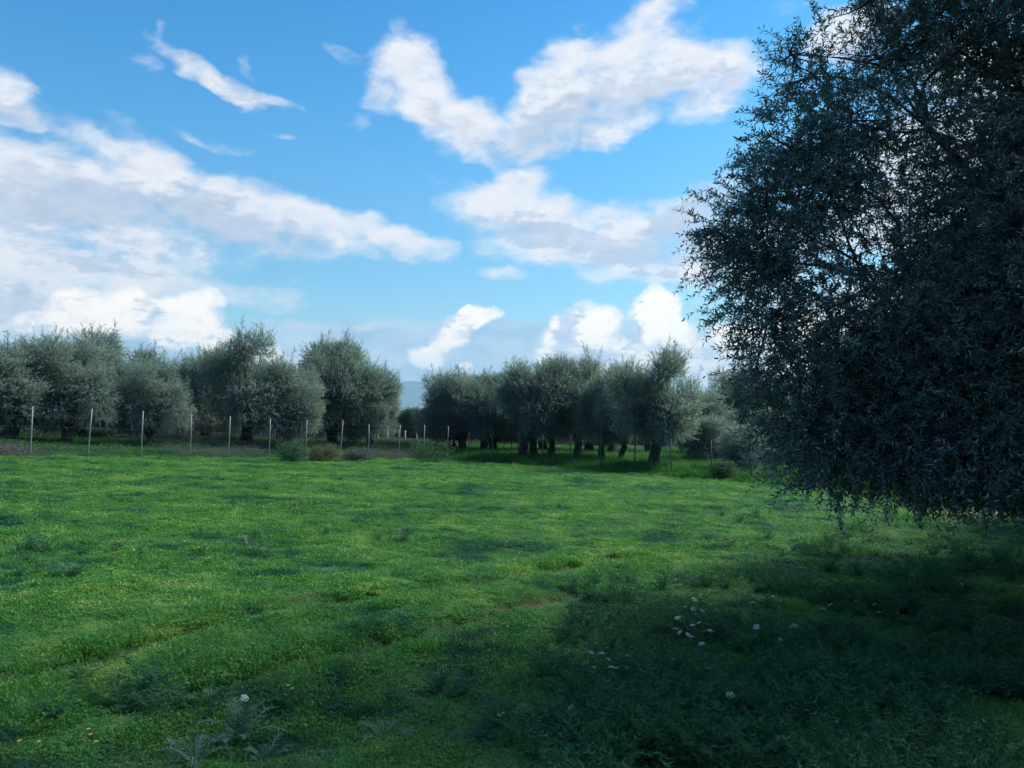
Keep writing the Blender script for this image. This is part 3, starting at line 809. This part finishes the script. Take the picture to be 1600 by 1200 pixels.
# ------------------------------------------------------------------ scattered ground cover (uncountable)
def stuff(name, label, variants, mats, pts, vid, rot, scl, cat='ground cover'):
    """variants: list of (V, Q, M). One mesh carries the tufts and the points; geometry nodes put tufts on points"""
    a = []; q = []; mm = []; vi = []; n = 0
    for k, (v, f, mi) in enumerate(variants):
        a.append(v); q.append(f + n); mm.append(mi); vi.append(np.full(len(v), k)); n += len(v)
    pts = np.asarray(pts, float); N = len(pts)
    V = np.concatenate(a + [pts]); Q = np.concatenate(q)
    me = mesh_np(name, V, Q, mats, np.concatenate(mm), False)
    def attr(nm, typ, key, head, tail):
        at = me.attributes.new(nm, typ, 'POINT'); at.data.foreach_set(key, np.concatenate([head, tail]).ravel())
    attr('is_point', 'BOOLEAN', 'value', np.zeros(n, bool), np.ones(N, bool))
    attr('variant', 'INT', 'value', np.concatenate(vi).astype(np.int32), np.asarray(vid, np.int32))
    attr('rot', 'FLOAT_VECTOR', 'vector', np.zeros((n, 3), np.float32), np.asarray(rot, np.float32))
    attr('scl', 'FLOAT_VECTOR', 'vector', np.ones((n, 3), np.float32), np.asarray(scl, np.float32))
    g = bpy.data.node_groups.new('scatter', 'GeometryNodeTree')
    g.interface.new_socket('Geometry', in_out='INPUT', socket_type='NodeSocketGeometry')
    g.interface.new_socket('Geometry', in_out='OUTPUT', socket_type='NodeSocketGeometry')
    b = NB(g); gi = b.n('NodeGroupInput'); go = b.n('NodeGroupOutput')
    def na(nm, t):
        x = b.n('GeometryNodeInputNamedAttribute', data_type=t); x.inputs[0].default_value = nm; return x.outputs[0]
    sp = b.n('GeometryNodeSeparateGeometry', domain='POINT'); b.link(gi.outputs[0], sp.inputs[0]); b.link(na('is_point', 'BOOLEAN'), sp.inputs[1])
    si = b.n('GeometryNodeSplitToInstances', domain='POINT'); b.link(sp.outputs[1], si.inputs[0]); b.link(na('variant', 'INT'), si.inputs['Group ID'])
    m2p = b.n('GeometryNodeMeshToPoints'); b.link(sp.outputs[0], m2p.inputs[0])
    ip = b.n('GeometryNodeInstanceOnPoints'); b.link(m2p.outputs[0], ip.inputs['Points']); b.link(si.outputs[0], ip.inputs['Instance'])
    ip.inputs['Pick Instance'].default_value = True
    b.link(na('variant', 'INT'), ip.inputs['Instance Index']); b.link(na('rot', 'FLOAT_VECTOR'), ip.inputs['Rotation']); b.link(na('scl', 'FLOAT_VECTOR'), ip.inputs['Scale'])
    b.link(ip.outputs[0], go.inputs[0])
    o = link(name, me); md = o.modifiers.new('scatter', 'NODES'); md.node_group = g
    tag(o, label, cat, kind='stuff'); return o


def blades(n, R_, h0, h1, w, rng, lean=.5, curl=.4):
    a = rng.uniform(0, 6.28, n); r = R_ * rng.uniform(0, 1, n) ** .5
    base = np.stack([np.cos(a) * r, np.sin(a) * r, np.full(n, -.01)], -1)
    h = rng.uniform(h0, h1, (n, 1)); th = rng.uniform(0, 6.28, n)
    out = np.stack([np.cos(th), np.sin(th), np.zeros(n)], -1); side = np.stack([-np.sin(th), np.cos(th), np.zeros(n)], -1)
    ln = rng.uniform(.1, lean, (n, 1)) * h; up = np.array([[0, 0, 1.0]])
    w = w * rng.uniform(.7, 1.3, (n, 1))
    m = base + up * h * .6 + out * ln * .4; t = base + up * h * (1 - curl * rng.uniform(0, 1, (n, 1))) + out * ln * 1.3
    v = np.stack([base - side * w * .5, base + side * w * .5, m + side * w * .45, m - side * w * .45, t + side * w * .08, t - side * w * .08], 1).reshape(-1, 3)
    bi = np.arange(n)[:, None] * 6
    q = np.concatenate([bi + np.array([[0, 1, 2, 3]]), bi + np.array([[3, 2, 4, 5]])])
    return v, q


def leaflets(n, R_, h, s, rng):
    """small flat clover-like leaves on the tuft"""
    a = rng.uniform(0, 6.28, n); r = R_ * rng.uniform(0, 1, n) ** .5
    c = np.stack([np.cos(a) * r, np.sin(a) * r, h * rng.uniform(.3, 1, n)], -1)
    nn = nrm(rng.normal(0, .45, (n, 3)) + np.array([0, 0, 1])); A = nrm(np.cross(nn, rng.normal(size=(n, 3)))); B = np.cross(nn, A)
    ss = s * rng.uniform(.6, 1.3, (n, 1))
    v = np.stack([c - A * ss, c - B * ss * .55, c + A * ss, c + B * ss * .55], 1).reshape(-1, 3)
    return v, np.arange(n * 4).reshape(-1, 4)


def feather(n, h0, h1, rng, spread=.6, pin=.045, wid=.0035):
    """finely divided leaves: a curved rib with thin side segments"""
    a = Acc()
    for k in range(n):
        th = rng.uniform(0, 6.28); h = rng.uniform(h0, h1); ln = rng.uniform(.15, spread) * h
        o = np.array([math.cos(th), math.sin(th), 0]); b0 = rng.normal(0, .03, 3) * np.array([1, 1, 0])
        t = np.linspace(0, 1, 12)[:, None]; p = b0 + np.array([0, 0, 1]) * h * (t - .25 * t ** 2) * 1.1 + o * ln * (t ** 1.6) * 1.6
        sd = np.array([-math.sin(th), math.cos(th), 0])
        a.add(*tube(p, .0022 * (1.2 - t[:, 0]), 3))
        T = nrm(np.gradient(p, axis=0))
        for j in range(2, 12):
            for s in (-1, 1):
                L = pin * (1.15 - .75 * (j / 11)) * rng.uniform(.7, 1.2)
                d = nrm(T[j] * .7 + sd * s + rng.normal(0, .25, 3)); w = nrm(np.cross(d, rng.normal(size=3))) * wid
                e = p[j] + d * L
                a.add([p[j] - w, p[j] + w, e + w * .4, e - w * .4], [[0, 1, 2, 3]])
                for u in (.45, .75):
                    for s2 in (-1, 1):
                        q0 = p[j] + d * L * u; dq = nrm(d + np.cross(d, T[j]) * s2 * 1.2 + rng.normal(0, .3, 3)); e2 = q0 + dq * L * .45
                        a.add([q0 - w * .6, q0 + w * .6, e2 + w * .3, e2 - w * .3], [[0, 1, 2, 3]])
    return np.concatenate(a.V), np.concatenate(a.Q)


def var(*parts):
    V = []; Q = []; M = []; n = 0
    for (v, q, m) in parts: V.append(v); Q.append(q + n); M.append(np.full(len(q), m)); n += len(v)
    return np.concatenate(V), np.concatenate(Q), np.concatenate(M)


rng = np.random.RandomState(77)
GV = []
for k in range(5):
    GV.append(var((*blades(85, .17, .03, .085, .0045, rng, .9, .5), 0), (*leaflets(70, .17, .05, .011, rng), 0)))
for k in range(3):
    GV.append(var((*blades(60, .15, .03, .07, .004, rng, 1.0, .6), 0), (*leaflets(130, .16, .055, .013, rng), 0)))
for k in range(2):
    GV.append(var((*blades(80, .14, .06, .14, .005, rng, .9, .5), 0), (*leaflets(40, .15, .07, .010, rng), 0)))


def fence_y_left(x):  # depth of the left fence line for a given x
    return 24.8 + (x + 22) * (48 - 24.8) / 18.0


def in_field(x, y):
    a = y < np.where(x < -4, fence_y_left(x), 1e9) - .3
    f2 = 46.6 + (x + 2.6) * (28.0 - 46.6) / 17.1
    return a & ((x < -4) | (y < f2 - .6))


def polar(n, r0, r1, hfov, rng, power=1.0):
    # density per area falls like 1 / r^(1+power)
    u = rng.uniform(0, 1, n)
    r = np.exp(np.log(r0) + u * np.log(r1 / r0)) if power == 1.0 else r0 + u * (r1 - r0)
    a = rng.uniform(-hfov, hfov, n)
    return np.sin(a) * r, np.cos(a) * r, r


x1, y1, r1 = polar(96000, 2.2, 52, R(52), rng)
xb, yb = rng.uniform(-12, 11, 9000), rng.uniform(-6, 6, 9000)
x = np.concatenate([x1, xb]); y = np.concatenate([y1, yb]); r = np.hypot(x, y)
k = in_field(x, y)
gn = fbm(x / .55, y / .55, 31, 3); gb = fbm(x / 2.3, y / 2.3, 5, 3); rd = rut_dist(x, y)
k &= ~((gn < .34) & (rng.uniform(0, 1, len(x)) < .5))
k &= ~((rd < .2) & (rng.uniform(0, 1, len(x)) < .75))
x, y, r, gn, gb, rd = x[k], y[k], r[k], gn[k], gb[k], rd[k]
sc = np.clip(.5 + r * .05, .65, 2.4) * rng.uniform(.75, 1.25, len(x))
zs = np.clip(.75 + r * .012, .8, 1.25) * (.35 + 1.0 * np.clip((gn - .3) * 2.4, 0, 1)) * rng.uniform(.8, 1.25, len(x)) * (1 + .2 * np.exp(-((rd - .36) / .12) ** 2)) * np.where(rd < .2, .5, 1)
vid = np.where(gb + rng.normal(0, .06, len(x)) > .52, rng.randint(0, 5, len(x)), rng.randint(5, 8, len(x)))
vid = np.where(rng.uniform(0, 1, len(x)) < .10, rng.randint(8, 10, len(x)), vid)
stuff('grass', 'short uneven green grass and low leafy plants covering the field', GV, [M_GRASS],
      np.stack([x, y, height(x, y)], -1), vid, np.stack([rng.normal(0, .12, len(x)), rng.normal(0, .12, len(x)), rng.uniform(0, 6.28, len(x))], -1),
      np.stack([sc, sc, zs], -1), 'grass')

# feathery weeds, lower right and in spots
WV = [var((*feather(9, .12 + .03 * (k % 3), .26 + .07 * (k % 3), rng, .6 + .15 * (k % 2), .05 + .012 * (k % 3), .0045), 0), (*blades(10, .08, .08, .24, .005, rng, .8), 1), (*leaflets(16, .12, .12, .022, rng), 1)) for k in range(6)]
wx, wy = [], []
for _ in range(3600):
    X_ = rng.uniform(750, 1750); Y_ = rng.uniform(905, 1330)
    edge = 880 - (Y_ - 905) * .25
    if X_ < edge + 260 * rng.uniform(0, 1) ** 2: continue
    q = ray_ground(X_, Y_)
    if fbm(q[0] / .8, q[1] / .8, 51, 3) < .50 + rng.uniform(-.07, .07) - (.06 if Y_ > 980 else 0): continue
    wx.append(q[0]); wy.append(q[1])
for _ in range(420):
    q = ray_ground(rng.uniform(1290, 1760), 812 + 100 * rng.uniform(0, 1) ** .8)
    if fbm(q[0], q[1], 61, 3) > .44: wx.append(q[0]); wy.append(q[1])
for (cx_, cy_, n_, s_) in [(60, 875, 7, 60), (110, 895, 5, 50), (1270, 868, 30, 22), (420, 800, 8, 45), (630, 842, 8, 24), (330, 1110, 10, 90), (700, 1090, 8, 90), (940, 1010, 25, 60), (160, 1130, 8, 110), (590, 840, 6, 45), (1150, 830, 14, 60)]:
    for _ in range(n_):
        q = ray_ground(cx_ + rng.normal(0, s_), cy_ + rng.normal(0, s_ * .3)); wx.append(q[0]); wy.append(q[1])
wx = np.array(wx); wy = np.array(wy); n = len(wx); s = rng.uniform(.35, .95, n)
wr = np.hypot(wx, wy)
stuff('weeds', 'dark blue green feathery weeds thick in the shaded lower right of the field', WV, [M_WEED, M_GRASS],
      np.stack([wx, wy, height(wx, wy)], -1), rng.randint(0, 6, n), np.stack([rng.normal(0, .2, n), rng.normal(0, .2, n), rng.uniform(0, 6.28, n)], -1),
      np.stack([s, s, s * rng.uniform(.7, 1.2, n)], -1), 'weeds')

# tall grass beyond the right fence and under the trees
TV = [var((*blades(120, .35, .25, .65, .012, rng, .6, .3), 0)) for k in range(5)]
n = 15000; X_ = rng.uniform(-6, 34, n); Y_ = rng.uniform(24, 75, n)
f2 = 46.6 + (X_ + 2.6) * (28.0 - 46.6) / 17.1
dd = Y_ - f2
k = (dd > -1.1) & (X_ > -4.5) & (np.abs(X_ / Y_) < .85) & (rng.uniform(0, 1, n) < np.clip(1.2 - dd / 40, .25, 1))
X_, Y_, dd = X_[k], Y_[k], dd[k]; n = len(X_)
hs_ = rng.uniform(.6, 1.2, n) * np.clip(.35 + (dd + 1.1) * .35, .3, 1.25)
stuff('tall_grass', 'tall bright green grass under the olive trees beyond the dark fence', TV, [M_TALL],
      np.stack([X_, Y_, height(X_, Y_)], -1), rng.randint(0, 5, n), np.stack([0 * X_, 0 * X_, rng.uniform(0, 6.28, n)], -1), np.stack([1.5 + 0 * X_, 1.5 + 0 * X_, hs_], -1), 'grass')

# dry scrub beyond the left fence
def twiggy(n, h, rng, leafn=90, w=.006, ls=.02):
    a = Acc()
    for k in range(n):
        th = rng.uniform(0, 6.28); e = np.array([math.cos(th) * rng.uniform(.1, .5), math.sin(th) * rng.uniform(.1, .5), h * rng.uniform(.5, 1)])
        p = limb(a, rng.normal(0, .05, 3) * np.array([1, 1, 0]), e, w, w * .3, rng, 4, 3, .12)
    V_, Q_ = np.concatenate(a.V), np.concatenate(a.Q)
    c = rng.normal(0, 1, (leafn, 3)) * np.array([.27, .27, 0]) + np.stack([np.zeros(leafn)] * 2 + [h * rng.uniform(.15, 1, leafn)], -1)
    A = nrm(rng.normal(size=(leafn, 3))); B = nrm(np.cross(A, rng.normal(size=(leafn, 3)))); s_ = ls * rng.uniform(.6, 1.5, (leafn, 1))
    v = np.stack([c - A * s_, c - B * s_ * .4, c + A * s_, c + B * s_ * .4], 1).reshape(-1, 3)
    return np.concatenate([V_, v]), np.concatenate([Q_, np.arange(leafn * 4).reshape(-1, 4) + len(V_)])


SVv = [var((*twiggy(26, .65, rng, 260), 0)) for k in range(3)] + [var((*twiggy(12, .55, rng, 380, .005, .024), 1)) for k in range(3)] + [var((*blades(90, .3, .2, .5, .012, rng, .8, .3), 2))]
n = 20000; X_ = rng.uniform(-45, -3, n); Y_ = rng.uniform(24, 80, n)
dd = (Y_ - fence_y_left(X_)) * .61
k = (dd > -.35) & (dd < 26) & (np.abs(X_ / Y_) < .95)
X_, Y_, dd = X_[k], Y_[k], dd[k]; n = len(X_)
pn = fbm(X_ / 3, Y_ / 3, 71, 3) + rng.normal(0, .05, n)
vid = np.where(pn < .38, rng.randint(0, 3, n), np.where(pn < .50, rng.randint(3, 6, n), 6))
sc = rng.uniform(.7, 1.3, n); hh = sc * np.clip(.25 + (dd + .3) * .16, .25, 1.3)
stuff('scrub', 'low greyish purple and green scrub between the pale posts and the left olive trees', SVv, [M_SCRUB, M_BUSH, M_TALL],
      np.stack([X_, Y_, height(X_, Y_)], -1), vid, np.stack([0 * X_, 0 * X_, rng.uniform(0, 6.28, n)], -1), np.stack([sc, sc, hh], -1), 'scrub')

# far wooded land
def blob_tree(rng):
    pts = []; 
    n = 900; u = nrm(rng.normal(size=(n, 3))); c = u * rng.uniform(.5, 1, (n, 1)) * np.array([2.3, 2.3, 1.9]) + np.array([0, 0, 2.6])
    A = nrm(rng.normal(size=(n, 3))); B = nrm(np.cross(A, rng.normal(size=(n, 3)))); s_ = rng.uniform(.15, .4, (n, 1))
    v = np.stack([c - A * s_, c - B * s_ * .5, c + A * s_, c + B * s_ * .5], 1).reshape(-1, 3)
    return v, np.arange(n * 4).reshape(-1, 4)


FW = [var((*blob_tree(rng), k % 2)) for k in range(4)]
x, y, r = polar(5200, 95, 2600, R(50), rng)
s = rng.uniform(.7, 1.15, len(x)) * np.clip(r / 400, .8, 1.6)
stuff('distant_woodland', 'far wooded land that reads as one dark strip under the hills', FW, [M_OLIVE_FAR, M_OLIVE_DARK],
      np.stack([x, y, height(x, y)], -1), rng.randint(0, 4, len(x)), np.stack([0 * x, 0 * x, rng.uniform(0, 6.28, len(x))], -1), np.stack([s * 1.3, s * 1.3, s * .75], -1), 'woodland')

# bare dirt strip seen right, under the big tree
q0 = ray_ground(1600, 803)
n = 40; xs = np.linspace(-3, 6, n); ys = np.linspace(-1.2, 1.2, 9)
XX, YY = np.meshgrid(xs, ys)
wob = .7 + .5 * fbm(xs[None, :] * .8, 0 * xs[None, :], 4) + 0 * YY
PX = q0[0] + XX; PY = q0[1] + YY * wob
PZ = height(PX, PY) + .05
i = np.arange(len(ys) - 1)[:, None] * n; j = np.arange(n - 1)[None, :]
tag(link('dirt_path', mesh_np('dirt_path', np.stack([PX, PY, PZ], -1), np.stack([i + j, i + j + 1, i + j + 1 + n, i + j + n], -1), [M_DIRT])), kind='structure')

# ------------------------------------------------------------------ single bushes at the fence
def bush(x, y, w, h, m, label, seed, name='bush'):
    rg = np.random.RandomState(seed); q = ray_ground(x, y)
    e = empty(name, (q[0], q[1], gz(q[0], q[1]))); tag(e, label, 'bush')
    a = Acc(); s = Acc()
    for k in range(14):
        c = np.array([rg.uniform(-w, w) * .6, rg.uniform(-w, w) * .4, h * rg.uniform(.25, .75)])
        limb(s, [0, 0, -.05], c, .015, .005, rg, 5, 4, .1)
        pt, u = lobe_points(c, h * .36, 90, rg)
        pt[:, 2] = np.maximum(pt[:, 2], .02)
        LV, LQ, SV, SQ = sprigs(pt, u + np.array([0, 0, .7]), rg.uniform(.12, .25, 90), 10, .05, .02, rg, .1, 0, False)
        a.add(LV, LQ)
    link('foliage', a.mesh('foliage', [m], False), e); link('stem', s.mesh('stem', [M_TWIG]), e)


bush(455, 723, 1.0, .95, M_BUSH, 'round dark green bush at the fence foot between the sixth and seventh pale posts', 1)
bush(505, 722, 1.1, .75, M_TAN, 'dull olive brown bush right of the round dark green one', 2)
bush(560, 722, 1.1, .5, M_SCRUB, 'low greyish purple dry bush beside the ninth pale post', 3)
bush(672, 724, 1.5, 1.1, M_BUSH, 'wide dark bush where the pale posts end', 4)
bush(1130, 752, .7, .8, M_BUSH, 'upright dull green bush by the dark fence post near the big tree', 5)

# ------------------------------------------------------------------ white flowers
def flower_head(rg, R_=.035, m=0):
    a = Acc(); n = 46
    for k in range(n):
        r = R_ * math.sqrt((k + .5) / n); th = k * 2.4
        c = np.array([r * math.cos(th), r * math.sin(th), -.25 * r * r / R_ + rg.normal(0, .0012)])
        nn = nrm(np.array([c[0] * 6, c[1] * 6, 1.0]) + rg.normal(0, .2, 3)); A = nrm(np.cross(nn, rg.normal(size=3))); B = np.cross(nn, A); s = R_ * .13 * rg.uniform(.8, 1.3)
        a.add([c - A * s, c - B * s, c + A * s, c + B * s], [[0, 1, 2, 3]])
    return a.mesh('flower_head', [M_PETAL], False)


def umbel_stalks(rg, R_=.035):
    a = Acc()
    for k in range(9):
        th = k * .7; R_ = .022; e = np.array([math.cos(th) * R_ * .7, math.sin(th) * R_ * .7, -.004])
        a.add(*tube(np.array([[0, 0, -.03], e * .6 + np.array([0, 0, -.012]), e]), [.0012, .001, .0008], 3))
    return np.concatenate(a.V), np.concatenate(a.Q)


rg = np.random.RandomState(12)
HEADS = [flower_head(rg, rr) for rr in (.017, .021, .025)]


def white_flower(x, y, h, label, group, s=1.0):
    q = ray_ground(x, y + h * 1150 / max(3.2, np.linalg.norm(ray_ground(x, y)[:2])))
    z = gz(q[0], q[1])
    e = empty('white_flower', (q[0], q[1], z), rg.uniform(0, 6.28)); tag(e, label, 'flower', group)
    a = Acc(); top = np.array([rg.normal(0, .02), rg.normal(0, .02), h])
    p = limb(a, [0, 0, -.02], top - np.array([0, 0, .03]), .003, .0015, rg, 6, 4, .05)
    V_, Q_ = umbel_stalks(rg); a.add(V_ + top, Q_)
    for k in (2, 3):
        V_, Q_ = feather(1, .06, .09, rg, .9, .03, .003); a.add(V_ + p[k], Q_)
    link('stem', a.mesh('flower_stem', [M_STEM]), e)
    o = link('flower_head', HEADS[rg.randint(3)], e, tuple(top)); o.rotation_euler = (rg.normal(0, .35), rg.normal(0, .35), 0); o.scale = (s, s, s)


CL = [
    ('white umbel flower in the loose group behind the dark weeds, right of centre', 'white flowers behind the dark weeds',
     [(1090, 943), (1070, 954), (1078, 960), (1094, 964), (1065, 966), (1060, 973), (1088, 981), (1084, 985), (1061, 988), (1066, 997), (1075, 997), (1086, 999), (1110, 994), (1095, 1016), (1101, 1013)]),
    ('white umbel flower in the small group left of the dark weeds', 'white flowers left of the dark weeds', [(927, 1014), (914, 1030), (943, 1032), (944, 1043), (974, 1047), (932, 1052), (951, 1056), (962, 1055)]),
    ('small white flower just right of the loose group behind the dark weeds', 'white flowers scattered in the shade', [(1178, 948), (1197, 934), (1213, 939), (1215, 1000), (1230, 985), (1175, 985), (1245, 983)]),
    ('small white flower of the sparse row between the loose group and the darkest weeds', 'white flowers of the sparse row in the shade', [(1285, 930), (1290, 957), (1300, 950), (1340, 944), (1365, 952), (1378, 961)]),
    ('small white flower in deep shade far to the right under the big tree', 'white flowers in deep shade at the right', [(1478, 938), (1480, 944), (1500, 920)]),
    ('tiny white flower in the shaded grass just below the hanging shoots', 'white flowers below the hanging shoots', [(1420, 865), (1390, 868)]),
]
for lab, grp, ps in CL:
    for (x, y) in ps: white_flower(x, y, rg.uniform(.16, .26), lab, grp, 1.0)
white_flower(987, 1030, .2, 'single white flower just right of the small flower group left of the dark weeds', 'single white flowers')
white_flower(1145, 1098, .26, 'large single white flower head at the edge of the dark weeds', 'single white flowers', 1.15)
white_flower(384, 1112, .26, 'single white flower head above the grey thistle at the lower left', 'single white flowers', 1.15)
white_flower(886, 1116, .12, 'small dull white flower low in the grass below the small group', 'single white flowers', .8)
white_flower(1354, 1163, .2, 'small white flower in the darkest weeds at the bottom right', 'single white flowers', .7)
white_flower(1125, 1078, .2, 'tiny white flower just above the large single head', 'single white flowers', .45)
for (x, y, n_, sx_, wh) in [(240, 855, 9, 45, 'in the left part of the open field'), (390, 848, 6, 18, 'around the pale thistle in mid field'), (1160, 850, 6, 40, 'on the right part of the field near the shade edge'), (912, 763, 5, 8, 'in the small spot before the three stemmed olive')]:
    for k in range(n_):
        white_flower(x + rg.normal(0, sx_), y + rg.normal(0, sx_ * .18), .12, 'tiny pale flower head ' + wh, 'tiny pale flowers ' + wh, .6)


def yellow_flower(x, y, wh):
    q = ray_ground(x, y); z = gz(q[0], q[1]); e = empty('yellow_flower', (q[0], q[1], z), rg.uniform(0, 6)); tag(e, 'tiny yellow flower low in the grass ' + wh, 'flower', 'tiny yellow flowers ' + wh)
    h = rg.uniform(.07, .12); a = Acc(); a.add(*tube(np.array([[0, 0, -.02], [0.004, 0, h * .5], [0, 0, h]]), [.0015, .0012, .001], 4)); link('stem', a.mesh('flower_stem', [M_STEM]), e)
    a = Acc()
    for k in range(6):
        th = k * 1.047; d = np.array([math.cos(th), math.sin(th), .3]); s = np.array([-math.sin(th), math.cos(th), 0]) * .004
        a.add([np.zeros(3), d * .006 + s, d * .012, d * .006 - s], [[0, 1, 2, 3]])
    link('flower_head', a.mesh('flower_head', [M_YPETAL], False), e, (0, 0, h))


for wh, ps in [('near the bottom edge left of the thistles', [(141, 1183), (150, 1190), (137, 1178)]), ('in the bottom left corner', [(30, 1190), (60, 1196)]), ('right of the single white flower head', [(450, 1116), (456, 1119)]),
               ('at the bottom centre', [(780, 1158), (786, 1157)]), ('left of the dark weeds', [(905, 990), (912, 989)]), ('between the two white flower groups', [(1022, 1008)])]:
    for (x, y) in ps: yellow_flower(x, y, wh)


# ------------------------------------------------------------------ thistles
def thistle(x, y, s, label, seed, upright=.5, n=13):
    s *= .78
    rg2 = np.random.RandomState(seed); q = ray_ground(x, y); e = empty('thistle', (q[0], q[1], gz(q[0], q[1])), rg2.uniform(0, 6)); tag(e, label, 'thistle')
    a = Acc()
    for k in range(n):
        th = k * 2.4 + rg2.normal(0, .2); L = s * rg2.uniform(.6, 1.1); el_ = rg2.uniform(.15, .9) * upright * 2
        o = np.array([math.cos(th), math.sin(th), 0]); sd = np.array([-math.sin(th), math.cos(th), 0]); m_ = 12
        t = np.linspace(0, 1, m_)[:, None]
        p = o * L * t * math.cos(el_) + np.array([0, 0, 1]) * L * (t * math.sin(el_) + .15 * np.sin(np.pi * t) - .12 * t ** 3)
        w = s * .028
        for i_ in range(m_ - 1):
            w0 = w * (1 - .8 * t[i_, 0]); w1 = w * (1 - .8 * t[i_ + 1, 0])
            a.add([p[i_] - sd * w0, p[i_] + sd * w0, p[i_ + 1] + sd * w1, p[i_ + 1] - sd * w1], [[0, 1, 2, 3]])
            for sg in (-1, 1):   # jagged side lobes
                ln = s * .16 * math.sin(math.pi * (i_ + 1.2) / (m_ + .6)) * rg2.uniform(.7, 1.2)
                T_ = nrm(p[i_ + 1] - p[i_]); tip = p[i_] + sd * sg * ln + T_ * ln * .5 + np.array([0, 0, rg2.normal(.25, .25)]) * ln
                a.add([p[i_], p[i_] + T_ * s * .018 + sd * sg * ln * .4 , tip, p[i_] + sd * sg * ln * .4 - T_ * s * .012], [[0, 1, 2, 3]])
    link('leaves', a.mesh('thistle_leaves', [M_THISTLE], False), e)
    a = Acc(); a.add(*tube(np.array([[0, 0, -.02], [0.01, 0, s * .3], [0, .01, s * .55]]), [.006, .005, .003], 5)); link('stem', a.mesh('stem', [M_THISTLE]), e)


thistle(372, 1175, .36, 'tall grey green thistle under the single white flower head at the lower left', 1, .8, 16)
thistle(305, 1205, .34, 'spreading grey thistle cut by the bottom edge at the lower left', 2, .5)
thistle(330, 1130, .24, 'pale blue green thistle just left of the tall grey one', 3, .8, 10)
thistle(600, 1168, .26, 'flat silvery thistle near the bottom edge, left of centre', 4, .35)
thistle(415, 1200, .22, 'small bluish thistle on the bottom edge right of the tall grey one', 5, .7, 10)
thistle(692, 1105, .16, 'small thistle tuft in the grass above and right of the flat silvery one', 6, .5, 9)
thistle(632, 848, .38, 'dark blue green thistle standing alone in mid field', 7, .9, 13)
thistle(386, 852, .30, 'pale grey thistle in mid field left of the dark one', 8, .7, 11)
thistle(108, 893, .26, 'grey thistle at the left among flattened grass', 9, .5, 11)
thistle(505, 1205, .16, 'little silvery thistle on the bottom edge between the bluish and the flat ones', 10, .4, 9)
thistle(860, 1150, .2, 'grey thistle half sunk in grass below the small flower group', 11, .4, 10)

# ------------------------------------------------------------------ fallen twigs, a yellow leaf
def fallen_twig(p0, p1, label, seed, r=.006):
    rg2 = np.random.RandomState(seed); a_ = ray_ground(*p0); b_ = ray_ground(*p1)
    a_ = np.array([a_[0], a_[1], gz(a_[0], a_[1]) + .10]); b_ = np.array([b_[0], b_[1], gz(b_[0], b_[1]) + .16])
    a = Acc(); L = b_ - a_
    p = limb(a, [0, 0, 0], L, r, r * .4, rg2, 9, 6, .03)
    for k in (3, 5, 6): limb(a, p[k], p[k] + L * .18 + rg2.normal(0, .04, 3), r * .5, r * .2, rg2, 5, 4, .05)
    me = a.mesh('fallen_twig', [M_TWIG]); o = link('fallen_twig', me, None, tuple(a_)); tag(o, label, 'twig', 'bare twigs in the weeds')


fallen_twig((1610, 1195), (1515, 1157), 'bare pale twig slanting in from the right edge at the bottom corner', 1)
fallen_twig((1525, 1195), (1510, 1165), 'short pale twig nearly upright beside the longer slanting one', 2, .004)
fallen_twig((980, 1128), (972, 1120), 'tiny white straw lying on dark grass at the bottom centre right', 3, .004)
q = ray_ground(1478, 1150)
a = Acc(); a.add([[0, 0, 0], [.012, .004, .02], [.02, 0, .05], [.014, -.004, .03], ], [[0, 1, 2, 3]]); a.add([[0, 0, 0], [.014, -.004, .03], [.006, -.006, .052], [-.006, 0, .02]], [[0, 1, 2, 3]])
me = a.mesh('yellow_leaf', [M_YPETAL], False)
mo = me.modifiers if False else None
o = link('yellow_leaf', me, None, (q[0], q[1], gz(q[0], q[1]) + .16)); o.rotation_euler = (0, .2, 0)
sm = o.modifiers.new('thickness', 'SOLIDIFY'); sm.thickness = .0006
tag(o, 'bright yellow green leaf alone in the dark weeds at the lower right', 'leaf')

# ------------------------------------------------------------------ haze
HAZE = 1.2e-4
if HAZE:
    m, b = mat('haze')
    v = b.n('ShaderNodeVolumePrincipled'); v.inputs['Color'].default_value = (.50, .80, 1.0, 1); v.inputs['Density'].default_value = HAZE; v.inputs['Anisotropy'].default_value = .2
    o_ = b.n('ShaderNodeOutputMaterial'); b.link(v.outputs[0], o_.inputs[1])
    L = 15500; z0, z1 = -20, 405
    vs = [(sx_ * L, sy_ * L, z) for z in (z0, z1) for sx_, sy_ in ((-1, -1), (1, -1), (1, 1), (-1, 1))]
    q = [(0, 3, 2, 1), (4, 5, 6, 7), (0, 1, 5, 4), (1, 2, 6, 5), (2, 3, 7, 6), (3, 0, 4, 7)]
    tag(link('haze', mesh_np('haze', vs, q, [m], smooth=False)), 'thin pale blue air haze over the whole country', 'haze', kind='stuff')
